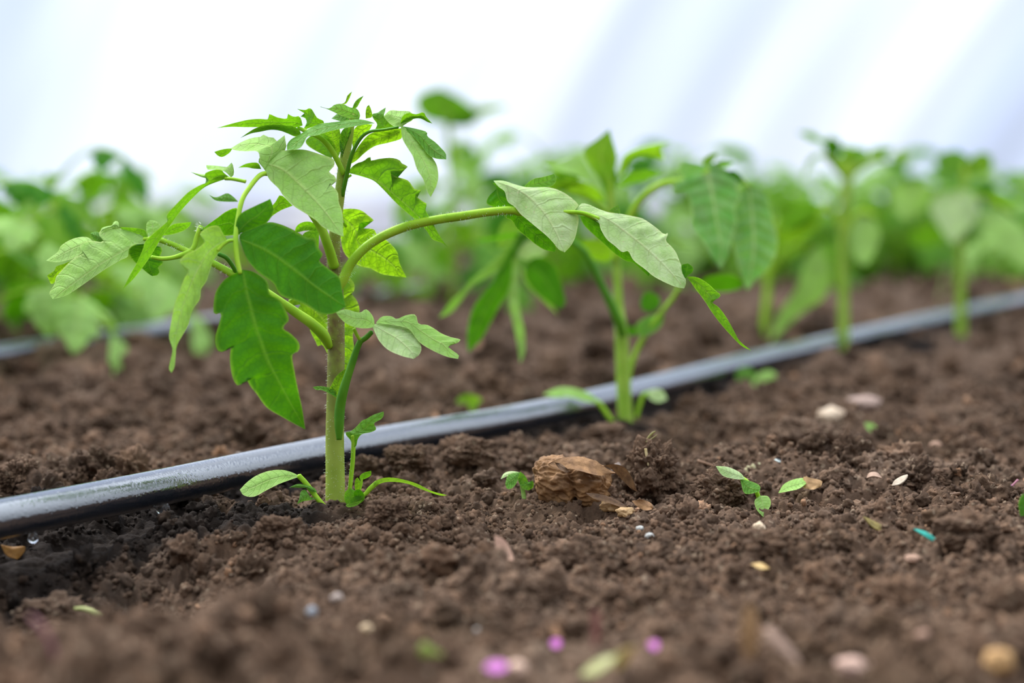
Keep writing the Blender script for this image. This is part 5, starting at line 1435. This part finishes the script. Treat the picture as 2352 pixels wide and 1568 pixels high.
Z9 = (1580, 980, 3.0466)
w2, Dw = weed('pale green wilted weed lying across the clod right of the bulb', 1745, 1170)
Dw -= .0
stalk('stem', w2, Dw, [(1757, 1190, 0, 3), (1752, 1165, -2, 4), (1742, 1140, -4, 5), (1735, 1125, -4, 5), (1715, 1105, -2, 5), (1700, 1095, 0, 5)], M['petiole'], n=8)
sheet('leaf', w2, Dw, [(1712, 1100), (1690, 1100), (1660, 1092), (1644, 1070)], [(1712, 1100), (1700, 1085), (1672, 1072), (1644, 1070)], 'white', dd=(-6, -10), dA=-2, dB=3)
sheet('leaf', w2, Dw, [(1700, 1100), (1708, 1130), (1722, 1134), (1745, 1128)], [(1700, 1100), (1725, 1105), (1745, 1115), (1745, 1128)], 'leaf', dd=(-6, -10), dA=-2, dB=3)
sheet('leaf', w2, Dw, [(1745, 1138), (1733, 1150), (1738, 1170), (1753, 1187)], [(1745, 1138), (1765, 1140), (1770, 1160), (1753, 1187)], 'pale', dd=(-8, -14), dA=-2, dB=3)
w3, Dw = weed('half-dry weed leaf, green with a brown withered tip, right of the pale wilted weed', 1800, 1135)
sheet('leaf', w3, Dw, [(1788, 1132), (1810, 1128), (1835, 1122), (1852, 1110)], [(1788, 1132), (1800, 1112), (1825, 1100), (1850, 1098), (1852, 1110)], 'pale', dd=(0, 0), dA=-3, dB=3)
V, Fc, UV = sheet_geo(Dw, [(1845, 1120), (1865, 1124), (1885, 1118)], [(1845, 1120), (1845, 1095), (1865, 1098), (1888, 1104), (1885, 1118)], dd=(0, 0), dA=-3, dB=3, curl=1)
mesh_obj('withered_tip', V, Fc, cmat('8a6438', 'b08c58'), w3)

# dried flower and striped seed shell
wf, Dw = weed('crumpled straw-coloured dried flower behind the pale wilted weed', 1730, 1092, 'dried_flower', 'dried flower')
rnd = random.Random(5)
for i in range(9):
    x = 1712 + i * 5 + rnd.uniform(-3, 3); y = 1082 + rnd.uniform(-4, 6)
    S = catmull([(x - 8, y + 10, 0, 1), (x, y - 10 + rnd.uniform(-6, 4), -2, 3), (x + 9, y + rnd.uniform(-4, 8), -3, 2.5), (x + 4, y + 12, -1, 1)], 5)
    V, Fc = tube_geo([list(unp(a[0], a[1], Dw + a[2] / 1000)) for a in S], [a[3] / F * Dw for a in S], 6)
    mesh_obj('curled_petal', V, Fc, cmat('a09468', 'ccc498'), wf)
V, Fc, UV = sheet_geo(Dw, [(1760, 1098), (1762, 1080), (1775, 1072)], [(1760, 1098), (1780, 1095), (1785, 1082), (1775, 1072)], dd=(-2, -2), dA=-2, dB=3, curl=1)
mesh_obj('withered_bract', V, Fc, cmat('a8743c', 'd09c5c'), wf)
t = NT('striped_seed_shell')
ob = t.n('TexCoord').outputs['Object']
sx = t.n('SeparateXYZ', i0=ob)
sw = t.math('GREATER_THAN', t.math('SINE', t.math('MULTIPLY', t.math('ADD', sx.outputs[2], t.math('MULTIPLY', sx.outputs[0], .35)), 4200.0)), .1)
M['shell'] = t.end(t.n('BsdfPrincipled', Base_Color=t.mix(sw, lin('15181c'), lin('c8d4cc')), Roughness=.5).outputs[0])
lump('seed_shell', 1793, 1080, 17, 10, 77, M['shell'], 'black and white striped seed shell beside the dried flower', 'seed shell', rough=.1, rot=.4, up=.002, sink=-.2)

# magenta floret and weeds at right edge
wm, Dw = weed('tiny magenta floret on a pink stalk near the right edge', 2318, 1130, 'fallen_floret', 'flower')
stalk('stalk', wm, Dw, [(2320, 1120, 0, 2.5), (2330, 1110, 0, 2.5), (2338, 1102, 0, 3)], cmat('a86878', 'c48894'), n=6)
for k, (dx, dy) in enumerate([(-12, 0), (-2, -7), (2, 8), (-14, 8), (8, 2)]):
    cx, cy = 2318 + dx, 1120 + dy
    V, Fc, UV = sheet_geo(Dw, [(cx - 8, cy), (cx, cy + 6), (cx + 8, cy)], [(cx - 8, cy), (cx, cy - 6), (cx + 8, cy)], dd=(-2, 0), dA=-1, dB=1)
    mesh_obj('petal', V, Fc, cmat('8c309c', 'b450c0', trans=.3), wm)
bit('green_leaf_scrap', 2350, 1155, [(-6, 30), (-10, 0), (0, -22)], [(-6, 30), (14, 25), (20, 0), (0, -22)], M['leaf'], 'green leaf scrap at the right edge below the magenta floret', 'leaf scrap', base=1190)
# weeds by the pipe
w4, Dw = weed('bright yellow-green round leaf showing behind the pipe between the front seedlings', 1072, 935)
sheet('leaf', w4, Dw, [(1040, 945), (1045, 925), (1060, 908), (1080, 904)], [(1040, 945), (1075, 950), (1110, 938), (1105, 915), (1080, 904)], 'young', dd=(0, 0), dA=3, dB=-3)
stalk('stem', w4, Dw, [(1050, 960, 0, 4), (1055, 948, 0, 4), (1062, 935, 0, 3)], M['petiole'], n=6)
w5, Dw = weed('blurred low green weed in front of the pipe left of the slim seedling', 1730, 885)
sheet('leaf', w5, Dw, [(1725, 885), (1700, 880), (1690, 860), (1700, 845)], [(1725, 885), (1735, 860), (1720, 845), (1700, 845)], 'leaf', dd=(0, 4), dA=-2, dB=3)
sheet('leaf', w5, Dw, [(1725, 885), (1740, 860), (1765, 850), (1782, 858)], [(1725, 885), (1760, 885), (1780, 875), (1782, 858)], 'pale', dd=(0, -4), dA=3, dB=-2)
w6, Dw = weed('small blurred pale sprig on the soil right of the pale round stone', 2010, 995)
sheet('leaf', w6, Dw, [(1985, 970), (1995, 988), (2020, 998)], [(1985, 970), (2008, 974), (2020, 998)], 'pale', dd=(0, 0), dA=-2, dB=2)

# water drops hanging from the pipe
t = NT('water')
pw = t.n('BsdfPrincipled', Base_Color=(1, 1, 1, 1), Roughness=.0, IOR=1.33)
pw.inputs['Transmission Weight'].default_value = 1.0
M['water'] = t.end(pw.outputs[0])
def drop(px, py, r, label):
    g = min(PIPE_C, key=lambda c: abs((1176 + F * (c[0]) / max(.01, depth_of(Vector(c)))) - px))
    D = depth_of(Vector(g)) - .003
    c = unp(px, py, D); R = r / F * D
    V, Fc = [], []
    prof = [(0, -1), (.5, -.87), (.87, -.5), (1, 0), (.95, .35), (.8, .7), (.55, 1.05), (.3, 1.35), (.02, 1.6)]
    n = 24
    for (rr, zz_) in prof:
        for j in range(n):
            a = 6.28318 * j / n
            V.append((c.x + R * rr * math.cos(a), c.y + R * rr * math.sin(a), c.z + R * zz_))
    for i in range(len(prof) - 1):
        for j in range(n):
            Fc.append((i * n + j, i * n + (j + 1) % n, (i + 1) * n + (j + 1) % n, (i + 1) * n + j))
    o = mesh_obj('water_drop', V, Fc, M['water'])
    return tag(o, label, 'water drop', 'water drops hanging from the pipe')
drop(375, 1170, 16, 'water drop hanging under the pipe left of the brown twig')
drop(76, 1236, 12, 'water drop hanging under the pipe at the far left')
